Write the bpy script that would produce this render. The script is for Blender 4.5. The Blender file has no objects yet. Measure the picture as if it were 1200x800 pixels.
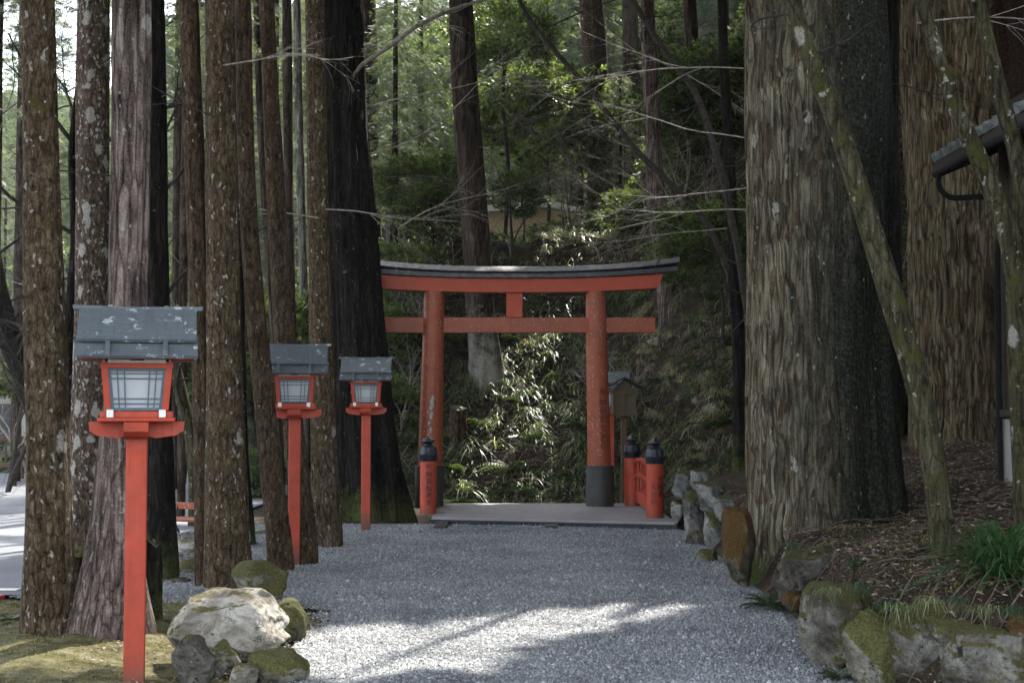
import bpy, math, random
import numpy as np
from mathutils import Vector, Matrix
random.seed(7)
RS = np.random.RandomState(11)
S = bpy.context.scene
COL = S.collection
R = math.radians
# ------------------------------------------------------------ camera, sky, sun, exposure
CAMZ, FPX, PITCH = 1.5, 1667.0, R(2.75)
cd = bpy.data.cameras.new('camera'); cam = bpy.data.objects.new('camera', cd); COL.objects.link(cam)
cam.location = (0, 0, CAMZ); cam.rotation_euler = (R(90) + PITCH, 0, 0)
cd.sensor_width = 36; cd.lens = 36 * FPX / 1200; cd.clip_start = .05; cd.clip_end = 2000
S.camera = cam
SUN_AZ, SUN_EL = R(20), R(48)
SD = np.array([math.cos(SUN_EL) * math.sin(SUN_AZ), math.cos(SUN_EL) * math.cos(SUN_AZ), math.sin(SUN_EL)])
w = bpy.data.worlds.new('World'); S.world = w; w.use_nodes = True
wn = w.node_tree; bg = wn.nodes['Background']
sk = wn.nodes.new('ShaderNodeTexSky'); sk.sky_type = 'NISHITA'; sk.sun_disc = False
sk.sun_elevation = SUN_EL; sk.sun_rotation = SUN_AZ; sk.air_density = 1.0; sk.dust_density = 2.0
hs_ = wn.nodes.new('ShaderNodeHueSaturation'); hs_.inputs['Saturation'].default_value = .42
wn.links.new(sk.outputs[0], hs_.inputs['Color']); wn.links.new(hs_.outputs[0], bg.inputs[0]); bg.inputs[1].default_value = 0.15
ld = bpy.data.lights.new('sun', 'SUN'); ld.energy = 2.25; ld.angle = R(0.6); ld.color = (1, .95, .87)
sun = bpy.data.objects.new('sun', ld); COL.objects.link(sun)
sun.rotation_euler = Vector(SD).to_track_quat('Z', 'Y').to_euler()
S.view_settings.view_transform = 'Standard'; S.view_settings.look = 'None'
S.view_settings.exposure = 2.75; S.view_settings.gamma = 1
S.cycles.max_bounces = 6; S.cycles.diffuse_bounces = 3; S.cycles.glossy_bounces = 2
S.cycles.transparent_max_bounces = 4; S.cycles.use_denoising = True
S.cycles.sample_clamp_indirect = 6

# ------------------------------------------------------------ helpers: noise, pixels, meshes
def _h(ix, iy, iz, s):
    n = (ix * 374761393 + iy * 668265263 + iz * 2147483647 + s * 974711) & 0x7fffffff
    n = ((n ^ (n >> 13)) * 1274126177) & 0x7fffffff
    return ((n ^ (n >> 16)) & 0xffff) / 65535.0
def vnoise(x, y, z=0., s=0):
    x, y, z = np.broadcast_arrays(np.asarray(x, float), np.asarray(y, float), np.asarray(z, float))
    ix, iy, iz = np.floor(x).astype(np.int64), np.floor(y).astype(np.int64), np.floor(z).astype(np.int64)
    fx, fy, fz = x - ix, y - iy, z - iz
    fx, fy, fz = fx*fx*(3-2*fx), fy*fy*(3-2*fy), fz*fz*(3-2*fz)
    def L(a, b, t): return a + (b - a) * t
    c = lambda i, j, k: _h(ix+i, iy+j, iz+k, s)
    return L(L(L(c(0,0,0), c(1,0,0), fx), L(c(0,1,0), c(1,1,0), fx), fy),
             L(L(c(0,0,1), c(1,0,1), fx), L(c(0,1,1), c(1,1,1), fx), fy), fz) * 2 - 1
def fbm(x, y, z=0., s=0, o=4):
    a, t = 1., 0.
    for k in range(o):
        t = t + a * vnoise(np.asarray(x) * 2**k, np.asarray(y) * 2**k, np.asarray(z) * 2**k, s + k * 17); a *= .5
    return t
def sstep(a, b, x):
    t = np.clip((np.asarray(x, float) - a) / (b - a), 0, 1); return t*t*(3-2*t)
CP, SP = math.cos(PITCH), math.sin(PITCH)
def ray(px, py):
    u, v = (px - 600) / FPX, (400 - py) / FPX
    return np.array([u, CP - v * SP, SP + v * CP])
def at(px, py, Y):
    d = ray(px, py); return np.array([0, 0, CAMZ]) + d * (Y / d[1])
def wall_x(y): return 1.84 + .02 * np.clip(y - 9, 0, 12)
def foot(x):
    x = np.asarray(x, float)
    return 22.7 + np.clip(-2.6 - x, 0, 99) * 3.2 - np.clip(x - 1.9, 0, 99) * 1.0
def H(x, y):
    x, y = np.asarray(x, float), np.asarray(y, float)
    z = -.03 + 0 * x
    bank = sstep(0, .38, x - wall_x(y) - .12) * (.42 + .17 * np.clip(x - 2.1, 0, 9) + .02 * np.clip(y - 9, 0, 9)) * sstep(7.2, 7.75, y + .1*np.sin(x*5))
    bank = bank * (1 - sstep(18.0, 19.0, y) * (x < 3.2) * sstep(0, 1, (3.2 - x)))
    z = z + bank
    z = z + .03 * sstep(-1.8, -2.5, x) * sstep(11.3, 9.8, y)
    f = np.maximum(foot(x), 15.5)
    h = np.clip(y - f, 0, 999) * (.8 + .12 * fbm(x * .35, y * .35, 0, 5, 2))
    cap = 5.0 + np.clip(x - 2.2, 0, 50) * 1.3 + .35 * fbm(x * .5, y * .5, 0, 9, 2)
    h = np.minimum(h, cap)
    far = np.clip(y - 46, 0, 200) * .27
    z = np.maximum(z, 0) * 0 + z + h * (1 - .0) + far * sstep(0, 1, (y - 46) / 10.)
    onh = sstep(0, .5, h) + sstep(.2, .5, bank)
    z = z + onh * (.09 * fbm(x * 1.6, y * 1.6, 0, 2, 4))
    # the stream bed under the bridge
    g = sstep(18.7, 19.3, y) * sstep(21.6, 20.9, y) * sstep(-1.6, -1.1, x) * sstep(3.6, 2.6, x)
    return z - .9 * g
def hit(px, py, y0=5.):
    d = ray(px, py); o = np.array([0, 0, CAMZ]); t = y0
    T = np.arange(y0, 130, .03); P = o + d[None] * T[:, None]
    k = np.nonzero(P[:, 2] <= H(P[:, 0], P[:, 1]))[0]
    return P[k[0]] if len(k) else P[-1]

def mk(name, V, F, m=None, parent=None, loc=None, smooth=True):
    """numpy verts + list of face arrays (same or mixed arity) -> one mesh object"""
    V = np.asarray(V, np.float32)
    if isinstance(F, np.ndarray): F = [F]
    me = bpy.data.meshes.new(name)
    me.vertices.add(len(V)); me.vertices.foreach_set('co', V.ravel())
    li = np.concatenate([np.asarray(f, np.int32).ravel() for f in F])
    ct = np.concatenate([np.full(len(f), np.asarray(f).shape[1], np.int32) for f in F])
    st = np.concatenate([[0], np.cumsum(ct)[:-1]]).astype(np.int32)
    me.loops.add(len(li)); me.loops.foreach_set('vertex_index', li)
    me.polygons.add(len(ct)); me.polygons.foreach_set('loop_start', st); me.polygons.foreach_set('loop_total', ct)
    if smooth: me.polygons.foreach_set('use_smooth', np.ones(len(ct), bool))
    me.update(calc_edges=True); me.validate()
    if m: me.materials.append(m)
    o = bpy.data.objects.new(name, me); COL.objects.link(o)
    if parent: o.parent = parent
    if loc is not None: o.location = loc
    return o
def tag(o, label=None, cat=None, group=None, kind=None):
    for k, v in (('label', label), ('category', cat), ('group', group), ('kind', kind)):
        if v: o[k] = v
    return o
def empty(name, loc, label, cat, group=None, rz=0):
    o = bpy.data.objects.new(name, None); COL.objects.link(o); o.location = loc; o.rotation_euler[2] = rz
    o.empty_display_size = .1
    return tag(o, label, cat, group)
class MB:
    """collects simple solids, then builds ONE mesh object"""
    def __init__(s): s.V = []; s.F = []
    def add(s, V, F):
        n = len(s.V); s.V += [tuple(v) for v in V]; s.F += [tuple(i + n for i in f) for f in F]; return s
    def box(s, c, d, bev=.0, rot=None):
        x, y, z = [k / 2 for k in d]; b = min(bev, x * .9, y * .9, z * .9)
        if b <= 0:
            V = [(i*x, j*y, k*z) for i in (-1, 1) for j in (-1, 1) for k in (-1, 1)]
            F = [(0,1,3,2), (4,6,7,5), (0,4,5,1), (2,3,7,6), (0,2,6,4), (1,5,7,3)]
        else:
            import bmesh
            bm = bmesh.new(); bmesh.ops.create_cube(bm, size=1)
            for v in bm.verts: v.co = (v.co.x*d[0], v.co.y*d[1], v.co.z*d[2])
            bmesh.ops.bevel(bm, geom=bm.edges[:], offset=b, segments=1, affect='EDGES')
            bm.verts.index_update(); V = [tuple(v.co) for v in bm.verts]; F = [tuple(v.index for v in f.verts) for f in bm.faces]; bm.free()
        M = Matrix.Translation(c) @ (rot.to_4x4() if rot else Matrix())
        return s.add([M @ Vector(v) for v in V], F)
    def prism(s, pts, y0, y1, axis='y'):
        """polygon of (x,z) extruded along y (or (y,z) along x)"""
        n = len(pts)
        f = (lambda a, b, t: (a, t, b)) if axis == 'y' else (lambda a, b, t: (t, a, b))
        V = [f(a, b, y0) for a, b in pts] + [f(a, b, y1) for a, b in pts]
        F = [tuple(range(n)), tuple(range(2*n-1, n-1, -1))] + [(i, i+n, (i+1) % n + n, (i+1) % n) for i in range(n)]
        return s.add(V, F)
    def lathe(s, prof, c=(0,0,0), n=24):
        V = []; F = []
        for r, z in prof:
            V += [(c[0] + r*math.cos(2*math.pi*k/n), c[1] + r*math.sin(2*math.pi*k/n), c[2] + z) for k in range(n)]
        for i in range(len(prof) - 1):
            F += [(i*n+k, i*n+(k+1) % n, (i+1)*n+(k+1) % n, (i+1)*n+k) for k in range(n)]
        F += [tuple(range(n-1, -1, -1)), tuple((len(prof)-1)*n + k for k in range(n))]
        return s.add(V, F)
    def bar(s, a, b, r, n=8, r2=None):
        a, b = Vector(a), Vector(b); q = (b - a).to_track_quat('Z', 'Y'); r2 = r if r2 is None else r2
        V = [a + q @ Vector((r*math.cos(2*math.pi*k/n), r*math.sin(2*math.pi*k/n), 0)) for k in range(n)]
        V += [b + q @ Vector((r2*math.cos(2*math.pi*k/n), r2*math.sin(2*math.pi*k/n), 0)) for k in range(n)]
        F = [(k, (k+1) % n, (k+1) % n + n, k+n) for k in range(n)] + [tuple(range(n-1, -1, -1)), tuple(range(n, 2*n))]
        return s.add(V, F)
    def build(s, name, m, parent=None, loc=None, smooth=False):
        me = bpy.data.meshes.new(name); me.from_pydata(s.V, [], s.F); me.update()
        import bmesh
        bm = bmesh.new(); bm.from_mesh(me); bmesh.ops.recalc_face_normals(bm, faces=bm.faces[:]); bm.to_mesh(me); bm.free()
        if smooth:
            me.polygons.foreach_set('use_smooth', [True] * len(me.polygons))
            me.set_sharp_from_angle(angle=R(40))
        me.materials.append(m)
        o = bpy.data.objects.new(name, me); COL.objects.link(o)
        if parent: o.parent = parent
        if loc is not None: o.location = loc
        return o
def copy_tree(o, parent=None):
    c = o.copy(); COL.objects.link(c); c.parent = parent
    for ch in list(o.children): copy_tree(ch, c)
    return c

# ------------------------------------------------------------ materials
class NT:
    def __init__(s, name):
        s.m = bpy.data.materials.new(name); s.m.use_nodes = True; s.t = s.m.node_tree
        s.b = s.t.nodes['Principled BSDF']; s.tc = s.t.nodes.new('ShaderNodeTexCoord')
    def n(s, t, **k):
        o = s.t.nodes.new(t)
        for a, b in k.items():
            if a.startswith('_'): setattr(o, a[1:], b)
            else: s.set(o.inputs[int(a[1:]) if a[0] == 'i' and a[1:].isdigit() else a], b)
        return o
    def set(s, i, v):
        if hasattr(v, 'is_output') and v.is_output: s.t.links.new(v, i)
        else: i.default_value = (*v, 1) if isinstance(v, tuple) and len(v) == 3 and i.type == 'RGBA' else v
    def map(s, sc=(1,1,1), src='Object', loc=(0,0,0)):
        v = s.tc.outputs[src] if isinstance(src, str) else src
        return s.n('ShaderNodeMapping', i0=v, i1=loc, i3=sc).outputs[0]
    def noise(s, vec, scale, detail=5, rough=.6, dist=0.):
        o = s.n('ShaderNodeTexNoise', Vector=vec, Scale=scale, Detail=detail, Roughness=rough, Distortion=dist)
        return o.outputs['Fac']
    def vor(s, vec, scale, feat='F1', out='Distance', rnd=1.):
        return s.n('ShaderNodeTexVoronoi', _feature=feat, Vector=vec, Scale=scale, Randomness=rnd).outputs[out]
    def ramp(s, f, stops):
        o = s.n('ShaderNodeValToRGB', i0=f); e = o.color_ramp.elements
        while len(e) < len(stops): e.new(.5)
        for k, (p, c) in enumerate(stops):
            e[k].position = p; e[k].color = (*c, 1) if isinstance(c, tuple) else (c, c, c, 1)
        return o.outputs[0]
    def mix(s, f, a, b, mode='MIX'):
        o = s.t.nodes.new('ShaderNodeMix'); o.data_type = 'RGBA'; o.blend_type = mode
        s.set(o.inputs[0], f); s.set(o.inputs[6], a); s.set(o.inputs[7], b); return o.outputs[2]
    def math(s, op, a, b=0., c=None):
        o = s.t.nodes.new('ShaderNodeMath'); o.operation = op; s.set(o.inputs[0], a); s.set(o.inputs[1], b)
        if c is not None: s.set(o.inputs[2], c)
        return o.outputs[0]
    def mr(s, v, a, b, c=0., d=1.):
        return s.n('ShaderNodeMapRange', i0=v, i1=a, i2=b, i3=c, i4=d).outputs[0]
    def bump(s, h, st=.5, dist=.02, prev=None):
        o = s.n('ShaderNodeBump', Strength=st, Distance=dist, Height=h)
        if prev is not None: s.set(o.inputs['Normal'], prev)
        return o.outputs[0]
    def fin(s, col, rough=.8, nrm=None, spec=.3, metal=0.):
        s.set(s.b.inputs['Base Color'], col); s.set(s.b.inputs['Roughness'], rough)
        s.b.inputs['Specular IOR Level'].default_value = spec; s.b.inputs['Metallic'].default_value = metal
        if nrm is not None: s.set(s.b.inputs['Normal'], nrm)
        return s.m
    def sepz(s, v, k=2): return s.n('ShaderNodeSeparateXYZ', i0=v).outputs[k]
    def rnd(s): return s.n('ShaderNodeObjectInfo').outputs['Random']
    def island(s): return s.n('ShaderNodeNewGeometry').outputs['Random Per Island']

def bark(name, c_dark, c_mid, c_light, lichen=(.36,.355,.32), spots=.0, moss=.0, mosscol=(.07,.085,.02), fine=26, sx=1., bumpd=.02, side=None, patch=.0, lowmoss=0., lowcol=((.02,.025,.008), (.085,.10,.03)), stretch=.13, warp_=.12, plates=0.):
    t = NT(name)
    v = t.map((1, 1, stretch)); vo = t.map((1, 1, 1))
    warp = t.n('ShaderNodeTexNoise', Vector=vo, Scale=2.2, Detail=2.)
    v2 = t.n('ShaderNodeVectorMath', _operation='MULTIPLY_ADD', i0=warp.outputs['Color'], i1=(warp_,)*3, i2=v).outputs[0]
    n1 = t.noise(v2, fine * sx, 7, .62, .3)
    n2 = t.noise(vo, 3.2, 6, .65)
    n3 = t.noise(vo, 70, 4, .7)
    ridg = t.vor(v2, fine * .8 * sx, 'DISTANCE_TO_EDGE')
    f = t.math('ADD', t.math('MULTIPLY', n1, .7), t.math('MULTIPLY', n2, .3))
    f = t.math('ADD', f, t.math('MULTIPLY', t.math('SUBTRACT', n3, .5), .35))
    col = t.ramp(f, [(.34, c_dark), (.5, c_mid), (.68, c_light)])
    if plates:
        pv = t.n('ShaderNodeTexVoronoi', Vector=t.n('ShaderNodeVectorMath', _operation='MULTIPLY_ADD', i0=warp.outputs['Color'], i1=(.13,.13,.08), i2=t.map((1, 1, .12))).outputs[0], Scale=plates)
        pr = t.sepz(pv.outputs['Color'], 0)
        col = t.mix(t.mr(pr, .2, .9, 0, .75), t.mix(1., col, (.62,.52,.44), 'MULTIPLY'), t.mix(.35, col, c_light))
        col = t.mix(t.mr(pr, .93, .96, 0, .8), col, c_dark)
    crack = t.mr(ridg, 0, .12, .4, 1)
    col = t.mix(1., col, t.n('ShaderNodeCombineColor', Red=crack, Green=crack, Blue=crack).outputs[0], 'MULTIPLY')
    if side is not None:   # darker mottled colour towards one side of the trunk
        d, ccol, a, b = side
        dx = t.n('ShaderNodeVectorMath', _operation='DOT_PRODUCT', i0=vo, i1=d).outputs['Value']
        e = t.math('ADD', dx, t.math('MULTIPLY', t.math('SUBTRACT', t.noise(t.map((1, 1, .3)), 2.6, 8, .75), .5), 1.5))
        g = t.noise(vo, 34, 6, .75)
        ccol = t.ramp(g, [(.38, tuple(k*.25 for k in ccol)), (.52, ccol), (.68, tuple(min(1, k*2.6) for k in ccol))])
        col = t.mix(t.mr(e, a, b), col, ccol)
    if moss > 0:
        k = t.noise(vo, 4.5, 6, .7)
        mcol = t.ramp(t.noise(vo, 90, 3, .7), [(.3, tuple(q*.35 for q in mosscol)), (.65, mosscol)])
        col = t.mix(t.mr(k, .72 - moss*.4, .84 - moss*.4), col, mcol)
    if lowmoss > 0:
        zz = t.sepz(vo); k = t.math('ADD', t.math('MULTIPLY', zz, -1/lowmoss), t.math('MULTIPLY', t.noise(vo, 5, 6, .7), 1.6))
        mcol = t.ramp(t.noise(vo, 80, 3, .7), [(.3, lowcol[0]), (.7, lowcol[1])])
        col = t.mix(t.mr(k, .35, .75), col, mcol)
    if spots > 0:
        vs = t.map((1, 1, .62)); ws = t.n('ShaderNodeTexNoise', Vector=vo, Scale=18., Detail=4.)
        vs = t.n('ShaderNodeVectorMath', _operation='MULTIPLY_ADD', i0=ws.outputs['Color'], i1=(.085,.085,.085), i2=vs).outputs[0]
        gate = t.noise(vo, 2.7, 3, .6)
        s1 = t.mr(t.vor(vs, 24), .26 + .13 * spots, .12 + .10 * spots)
        s1 = t.math('MULTIPLY', s1, t.math('GREATER_THAN', t.n('ShaderNodeTexVoronoi', Vector=vs, Scale=24.).outputs['Color'], .86 - .2*spots))
        s2 = t.mr(t.vor(vs, 8.0), .36 + .08 * spots, .24 + .08 * spots)
        s2 = t.math('MULTIPLY', s2, t.math('GREATER_THAN', t.math('ADD', t.n('ShaderNodeTexVoronoi', Vector=vs, Scale=8.).outputs['Color'], t.math('MULTIPLY', gate, .3)), 1.14 - .2*spots))
        s3 = t.mr(t.noise(vs, 30, 6, .75), .62 - .04*spots, .72 - .04*spots, 0, .7)
        s3 = t.math('MULTIPLY', s3, t.math('GREATER_THAN', gate, .52))
        sp = t.math('MINIMUM', t.math('ADD', t.math('ADD', s1, s2), s3), 1.)
        sp = t.math('MULTIPLY', sp, t.mr(t.noise(vo, 75, 5, .75), .3, .6, .1, .85))
        col = t.mix(sp, col, lichen)
    hh = t.math('ADD', t.math('MULTIPLY', n1, 1.), t.math('MULTIPLY', crack, .35))
    hh = t.math('ADD', hh, t.math('MULTIPLY', n3, .25))
    return t.fin(col, .95, t.bump(hh, .9, bumpd), .1)

M = {}
M['bark_brown'] = bark('lichened brown bark', (.009,.006,.003), (.066,.046,.027), (.155,.118,.076), spots=.75, moss=.36, mosscol=(.07,.058,.02), bumpd=.012, fine=34, stretch=.34, warp_=.03)
M['bark_brown2'] = bark('brown bark with few lichens', (.008,.005,.003), (.056,.037,.022), (.12,.087,.055), spots=.3, moss=.25, mosscol=(.05,.045,.018), bumpd=.012, fine=34, stretch=.3, warp_=.03)
M['bark_white'] = bark('bark white with lichen', (.014,.010,.007), (.07,.048,.034), (.16,.12,.09), spots=1.5, moss=.2, bumpd=.012, fine=34, stretch=.34, warp_=.03)
M['bark_grey'] = bark('stringy reddish grey bark', (.014,.009,.008), (.13,.095,.082), (.33,.27,.24), spots=.6, fine=24, bumpd=.03, stretch=.11, warp_=.05)
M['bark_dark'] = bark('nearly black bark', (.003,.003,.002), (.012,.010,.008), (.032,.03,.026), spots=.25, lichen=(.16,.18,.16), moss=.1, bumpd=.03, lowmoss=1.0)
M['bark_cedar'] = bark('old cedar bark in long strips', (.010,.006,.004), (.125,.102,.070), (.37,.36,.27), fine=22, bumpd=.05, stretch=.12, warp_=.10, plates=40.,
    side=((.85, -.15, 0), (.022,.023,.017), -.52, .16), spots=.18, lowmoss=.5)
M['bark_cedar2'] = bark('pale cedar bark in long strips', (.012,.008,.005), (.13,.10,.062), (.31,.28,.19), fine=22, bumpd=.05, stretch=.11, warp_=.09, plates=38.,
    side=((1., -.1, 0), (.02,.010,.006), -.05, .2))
M['bark_moss'] = bark('mossy smooth bark', (.010,.009,.005), (.045,.04,.022), (.10,.09,.06), spots=.75, lichen=(.30,.29,.25), moss=.5, mosscol=(.062,.062,.017), bumpd=.012)
M['bark_far'] = bark('shaded far bark', (.008,.006,.005), (.045,.032,.024), (.11,.085,.065), spots=.0, bumpd=.03, fine=14)  # plain dark brown bark for distant trunks
M['bark_far2'] = bark('dark bark with pale foot', (.008,.006,.005), (.045,.032,.024), (.11,.085,.065), bumpd=.03, fine=14, lowmoss=2.6, lowcol=((.12,.11,.09), (.36,.34,.29)))  # same dark brown, foot tinted pale through the moss band
M['bark_pale'] = bark('grey white far bark', (.02,.017,.014), (.13,.12,.10), (.33,.32,.28), spots=.5, moss=.1, bumpd=.03, fine=12)

def leafmat(name, cols, rough=.45, trans=.35, spec=.4):
    t = NT(name)
    k = t.island(); ob = t.rnd()
    col = t.ramp(k, [(i / (len(cols) - 1), c) for i, c in enumerate(cols)])
    col = t.mix(1., col, t.ramp(ob, [(0, (.75,.8,.8)), (1, (1.2,1.15,1.))]), 'MULTIPLY')
    t.fin(col, rough, None, spec)
    tr = t.n('ShaderNodeBsdfTranslucent', Color=t.mix(1., col, (1.5, 1.55, .9), 'MULTIPLY'))
    mx = t.n('ShaderNodeMixShader', i0=trans, i1=t.b.outputs[0], i2=tr.outputs[0])
    t.t.links.new(mx.outputs[0], t.t.nodes['Material Output'].inputs[0])
    return t.m
M['conifer'] = leafmat('cedar needles', [(.03,.042,.03), (.056,.073,.053), (.09,.11,.078), (.15,.165,.115)], .55, .45)
M['conifer_blue'] = leafmat('grey green fir sprays', [(.045,.062,.05), (.085,.112,.09), (.15,.18,.14)], .5, .45)
M['broad'] = leafmat('glossy evergreen leaves', [(.028,.046,.02), (.055,.085,.034), (.095,.13,.05), (.17,.19,.065)], .45, .5, .35)
M['canopy'] = leafmat('high canopy foliage', [(.02,.035,.018), (.05,.07,.03)], .6, .3)
M['grass'] = leafmat('arching sedge blades', [(.05,.075,.038), (.10,.13,.068), (.17,.20,.11), (.36,.35,.23)], .4, .45)
M['grass_dry'] = leafmat('dry straw coloured blades', [(.14,.14,.08), (.26,.25,.15), (.45,.42,.3), (.58,.55,.42)], .5, .35)
M['grass_deep'] = leafmat('deep green sedge blades', [(.02,.05,.02), (.04,.085,.035), (.07,.12,.045)], .35, .35)
M['grass_big'] = leafmat('fresh green sedge blades', [(.03,.07,.025), (.06,.12,.045), (.10,.17,.06)], .35, .4)
M['fern'] = leafmat('fern fronds', [(.03,.05,.024), (.055,.08,.036), (.085,.11,.055)], .55, .25)
M['litter'] = leafmat('fallen dry leaves', [(.05,.033,.025), (.12,.08,.06), (.22,.16,.13), (.42,.34,.29)], .7, .1)
M['mosstuft'] = leafmat('moss tufts', [(.09,.09,.035), (.17,.16,.065), (.27,.25,.13)], .8, .3)
M['bankmoss'] = leafmat('dark bank moss tufts', [(.035,.045,.012), (.07,.08,.02), (.12,.12,.035)], .8, .3)

def twig(name, a, b):
    t = NT(name); v = t.map((1,1,1)); return t.fin(t.ramp(t.noise(v, 22, 5, .7), [(.35, a), (.65, b)]), .85, t.bump(t.noise(v, 60, 3), .4, .004), .2)
M['twig_pale'] = twig('pale bare twigs', (.12,.10,.085), (.36,.32,.28))
M['twig_dark'] = twig('dark bare branches', (.012,.010,.008), (.05,.042,.034))
M['twig_brown'] = twig('brown sticks', (.045,.03,.02), (.17,.12,.09))

def soil():
    t = NT('dark forest soil'); v = t.map()
    c = t.ramp(t.noise(v, 5, 8, .7), [(.3, (.018,.012,.009)), (.5, (.045,.031,.022)), (.7, (.10,.072,.052))])
    c = t.mix(t.mr(t.noise(v, 1.1, 5, .6), .52, .66), c, t.ramp(t.noise(v, 40, 4, .7), [(.35, (.02,.028,.010)), (.7, (.07,.085,.028))]))
    n = t.math('ADD', t.noise(v, 9, 8, .75), t.math('MULTIPLY', t.vor(v, 30), .3))
    return t.fin(c, .95, t.bump(n, 1., .06), .15)
M['soil'] = soil()
def gravelmat():
    t = NT('crushed blue grey gravel'); v = t.map()
    cell = t.n('ShaderNodeTexVoronoi', Vector=v, Scale=62.)
    c1 = t.ramp(cell.outputs['Color'], [(.1, (.16,.165,.17)), (.5, (.27,.28,.285)), (.9, (.40,.405,.41))])
    fine = t.noise(v, 120, 4, .75)
    c = t.mix(1., c1, t.ramp(fine, [(.3, .55), (.7, 1.2)]), 'MULTIPLY')
    c = t.mix(1., c, t.ramp(t.noise(v, 1.1, 8, .72), [(.32, (.62,.62,.62)), (.52, (.95,.95,.95)), (.7, (1.12,1.11,1.08))]), 'MULTIPLY')
    hh = t.math('ADD', t.math('MULTIPLY', cell.outputs['Distance'], -1.4), t.math('MULTIPLY', t.noise(v, 8, 5), .8))
    return t.fin(c, .9, t.bump(hh, 1., .018), .2)
M['gravel'] = gravelmat()
def pebblemat():
    t = NT('gravel chips'); k = t.island()
    c = t.ramp(k, [(0, (.17,.175,.18)), (.45, (.27,.28,.285)), (.85, (.38,.385,.385)), (1, (.55,.55,.54))])
    c = t.mix(1., c, t.ramp(t.noise(t.map(), 1.1, 8, .72), [(.32, (.62,.62,.62)), (.52, (.95,.95,.95)), (.7, (1.12,1.11,1.08))]), 'MULTIPLY')
    return t.fin(c, .85, None, .25)
M['pebble'] = pebblemat()
def asphalt():
    t = NT('worn asphalt'); v = t.map()
    c = t.ramp(t.noise(v, 90, 4, .8), [(.3, (.10,.105,.115)), (.7, (.20,.205,.215))])
    c = t.mix(1., c, t.ramp(t.noise(v, .7, 4, .6), [(.3, .8), (.7, 1.15)]), 'MULTIPLY')
    return t.fin(c, .85, t.bump(t.noise(v, 140, 3), .5, .004), .3)
M['asphalt'] = asphalt()
def rockmat(name, base, light, mossamt, mosscol=(.16,.15,.035), bare=0.):
    t = NT(name); v = t.n('ShaderNodeVectorMath', _operation='ADD', i0=t.map(), i1=t.n('ShaderNodeObjectInfo').outputs['Location']).outputs[0]
    f = t.noise(v, 4.5, 8, .7, .4)
    c = t.ramp(f, [(.28, tuple(k*.22 for k in base)), (.45, base), (.62, light)])
    c = t.mix(t.mr(t.noise(v, 9, 6, .75), .56, .66), c, tuple(k*.18 for k in base))
    c = t.mix(t.mr(t.noise(v, 26, 5, .7), .62, .7, 0, .7), c, tuple(min(1., k*1.25) for k in light))
    nz = t.sepz(t.n('ShaderNodeNewGeometry').outputs['Normal'])
    k = t.math('ADD', t.math('MULTIPLY', nz, .32), t.noise(v, 3.1, 7, .72))
    mc = t.ramp(t.noise(v, 70, 4, .8), [(.3, tuple(q*.3 for q in mosscol)), (.55, mosscol), (.75, tuple(min(1, q*1.7) for q in mosscol))])
    c = t.mix(t.mr(k, .98 - mossamt*.6, 1.06 - mossamt*.6), c, mc)
    hh = t.math('ADD', f, t.math('MULTIPLY', t.noise(v, 34, 6, .75), .35))
    return t.fin(c, .92, t.bump(hh, 1., .05), .2)
M['rock_white'] = rockmat('whitish boulder stone', (.22,.195,.155), (.50,.47,.41), .42, (.12,.105,.035)); M['rock_bank'] = rockmat('bank stone half grown over', (.075,.068,.052), (.235,.225,.195), .80, (.075,.068,.024))
M['rock_moss'] = rockmat('mossy stone', (.11,.10,.075), (.28,.265,.22), .86, (.10,.095,.032))
M['rock_dark'] = rockmat('dark weathered stone', (.06,.052,.042), (.17,.16,.14), .6, (.075,.07,.025))
M['rock_grey'] = rockmat('grey wall stone', (.11,.11,.10), (.29,.29,.27), .58, (.07,.072,.024))
M['rock_rust'] = rockmat('stone under rusty moss', (.06,.05,.035), (.15,.13,.10), .9, (.085,.048,.014))

def paint(name, col, wear=.0, rough=.45, chips=(.45,.42,.34), spots=0., dirt=.5, grime=0.):
    t = NT(name); v = t.map(); vw = t.n('ShaderNodeVectorMath', _operation='ADD', i0=v, i1=t.n('ShaderNodeObjectInfo').outputs['Location']).outputs[0]
    c = t.mix(t.mr(t.noise(vw, 6, 6, .7), .35, .7, 0, dirt), col, tuple(k*.55 for k in col))
    c = t.mix(t.mr(t.noise(t.map((30, 30, 1.5)), 1, 4), .55, .8, 0, .35*dirt), c, tuple(min(1, k*1.3+.02) for k in col))
    if grime > 0:   # mud splashed on the foot, greenish film in the grain
        k = t.math('SUBTRACT', t.math('MULTIPLY', t.noise(vw, 14, 6, .75), grime * 1.6), t.sepz(v))
        c = t.mix(t.mr(k, -.06, .12, 0, .75), c, (.07,.045,.03))
        g = t.noise(t.n('ShaderNodeVectorMath', _operation='MULTIPLY', i0=vw, i1=(60, 60, 3)).outputs[0], 1., 5, .7)
        c = t.mix(t.mr(g, .56, .72, 0, .45), c, tuple(k_*.35 for k_ in col)); c = t.mix(t.mr(t.noise(vw, 48, 5, .8), .66, .72, 0, .6), c, (.5,.3,.24))
    if spots > 0:
        s = t.math('LESS_THAN', t.vor(vw, 30), .16 + .1*spots)
        s = t.math('MULTIPLY', s, t.math('GREATER_THAN', t.n('ShaderNodeTexVoronoi', Vector=vw, Scale=30.).outputs['Color'], .78 - .25*spots))
        c = t.mix(t.math('MULTIPLY', s, .7), c, chips)
    if wear > 0:
        c = t.mix(t.mr(t.noise(vw, 13, 8, .8), .66 - .1*wear, .69 - .1*wear), c, chips)
    return t.fin(c, t.mr(t.noise(vw, 20, 4), .3, .7, rough - .1, rough + .2), t.bump(t.noise(vw, 55, 4, .7), .25, .003), .4)
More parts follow.
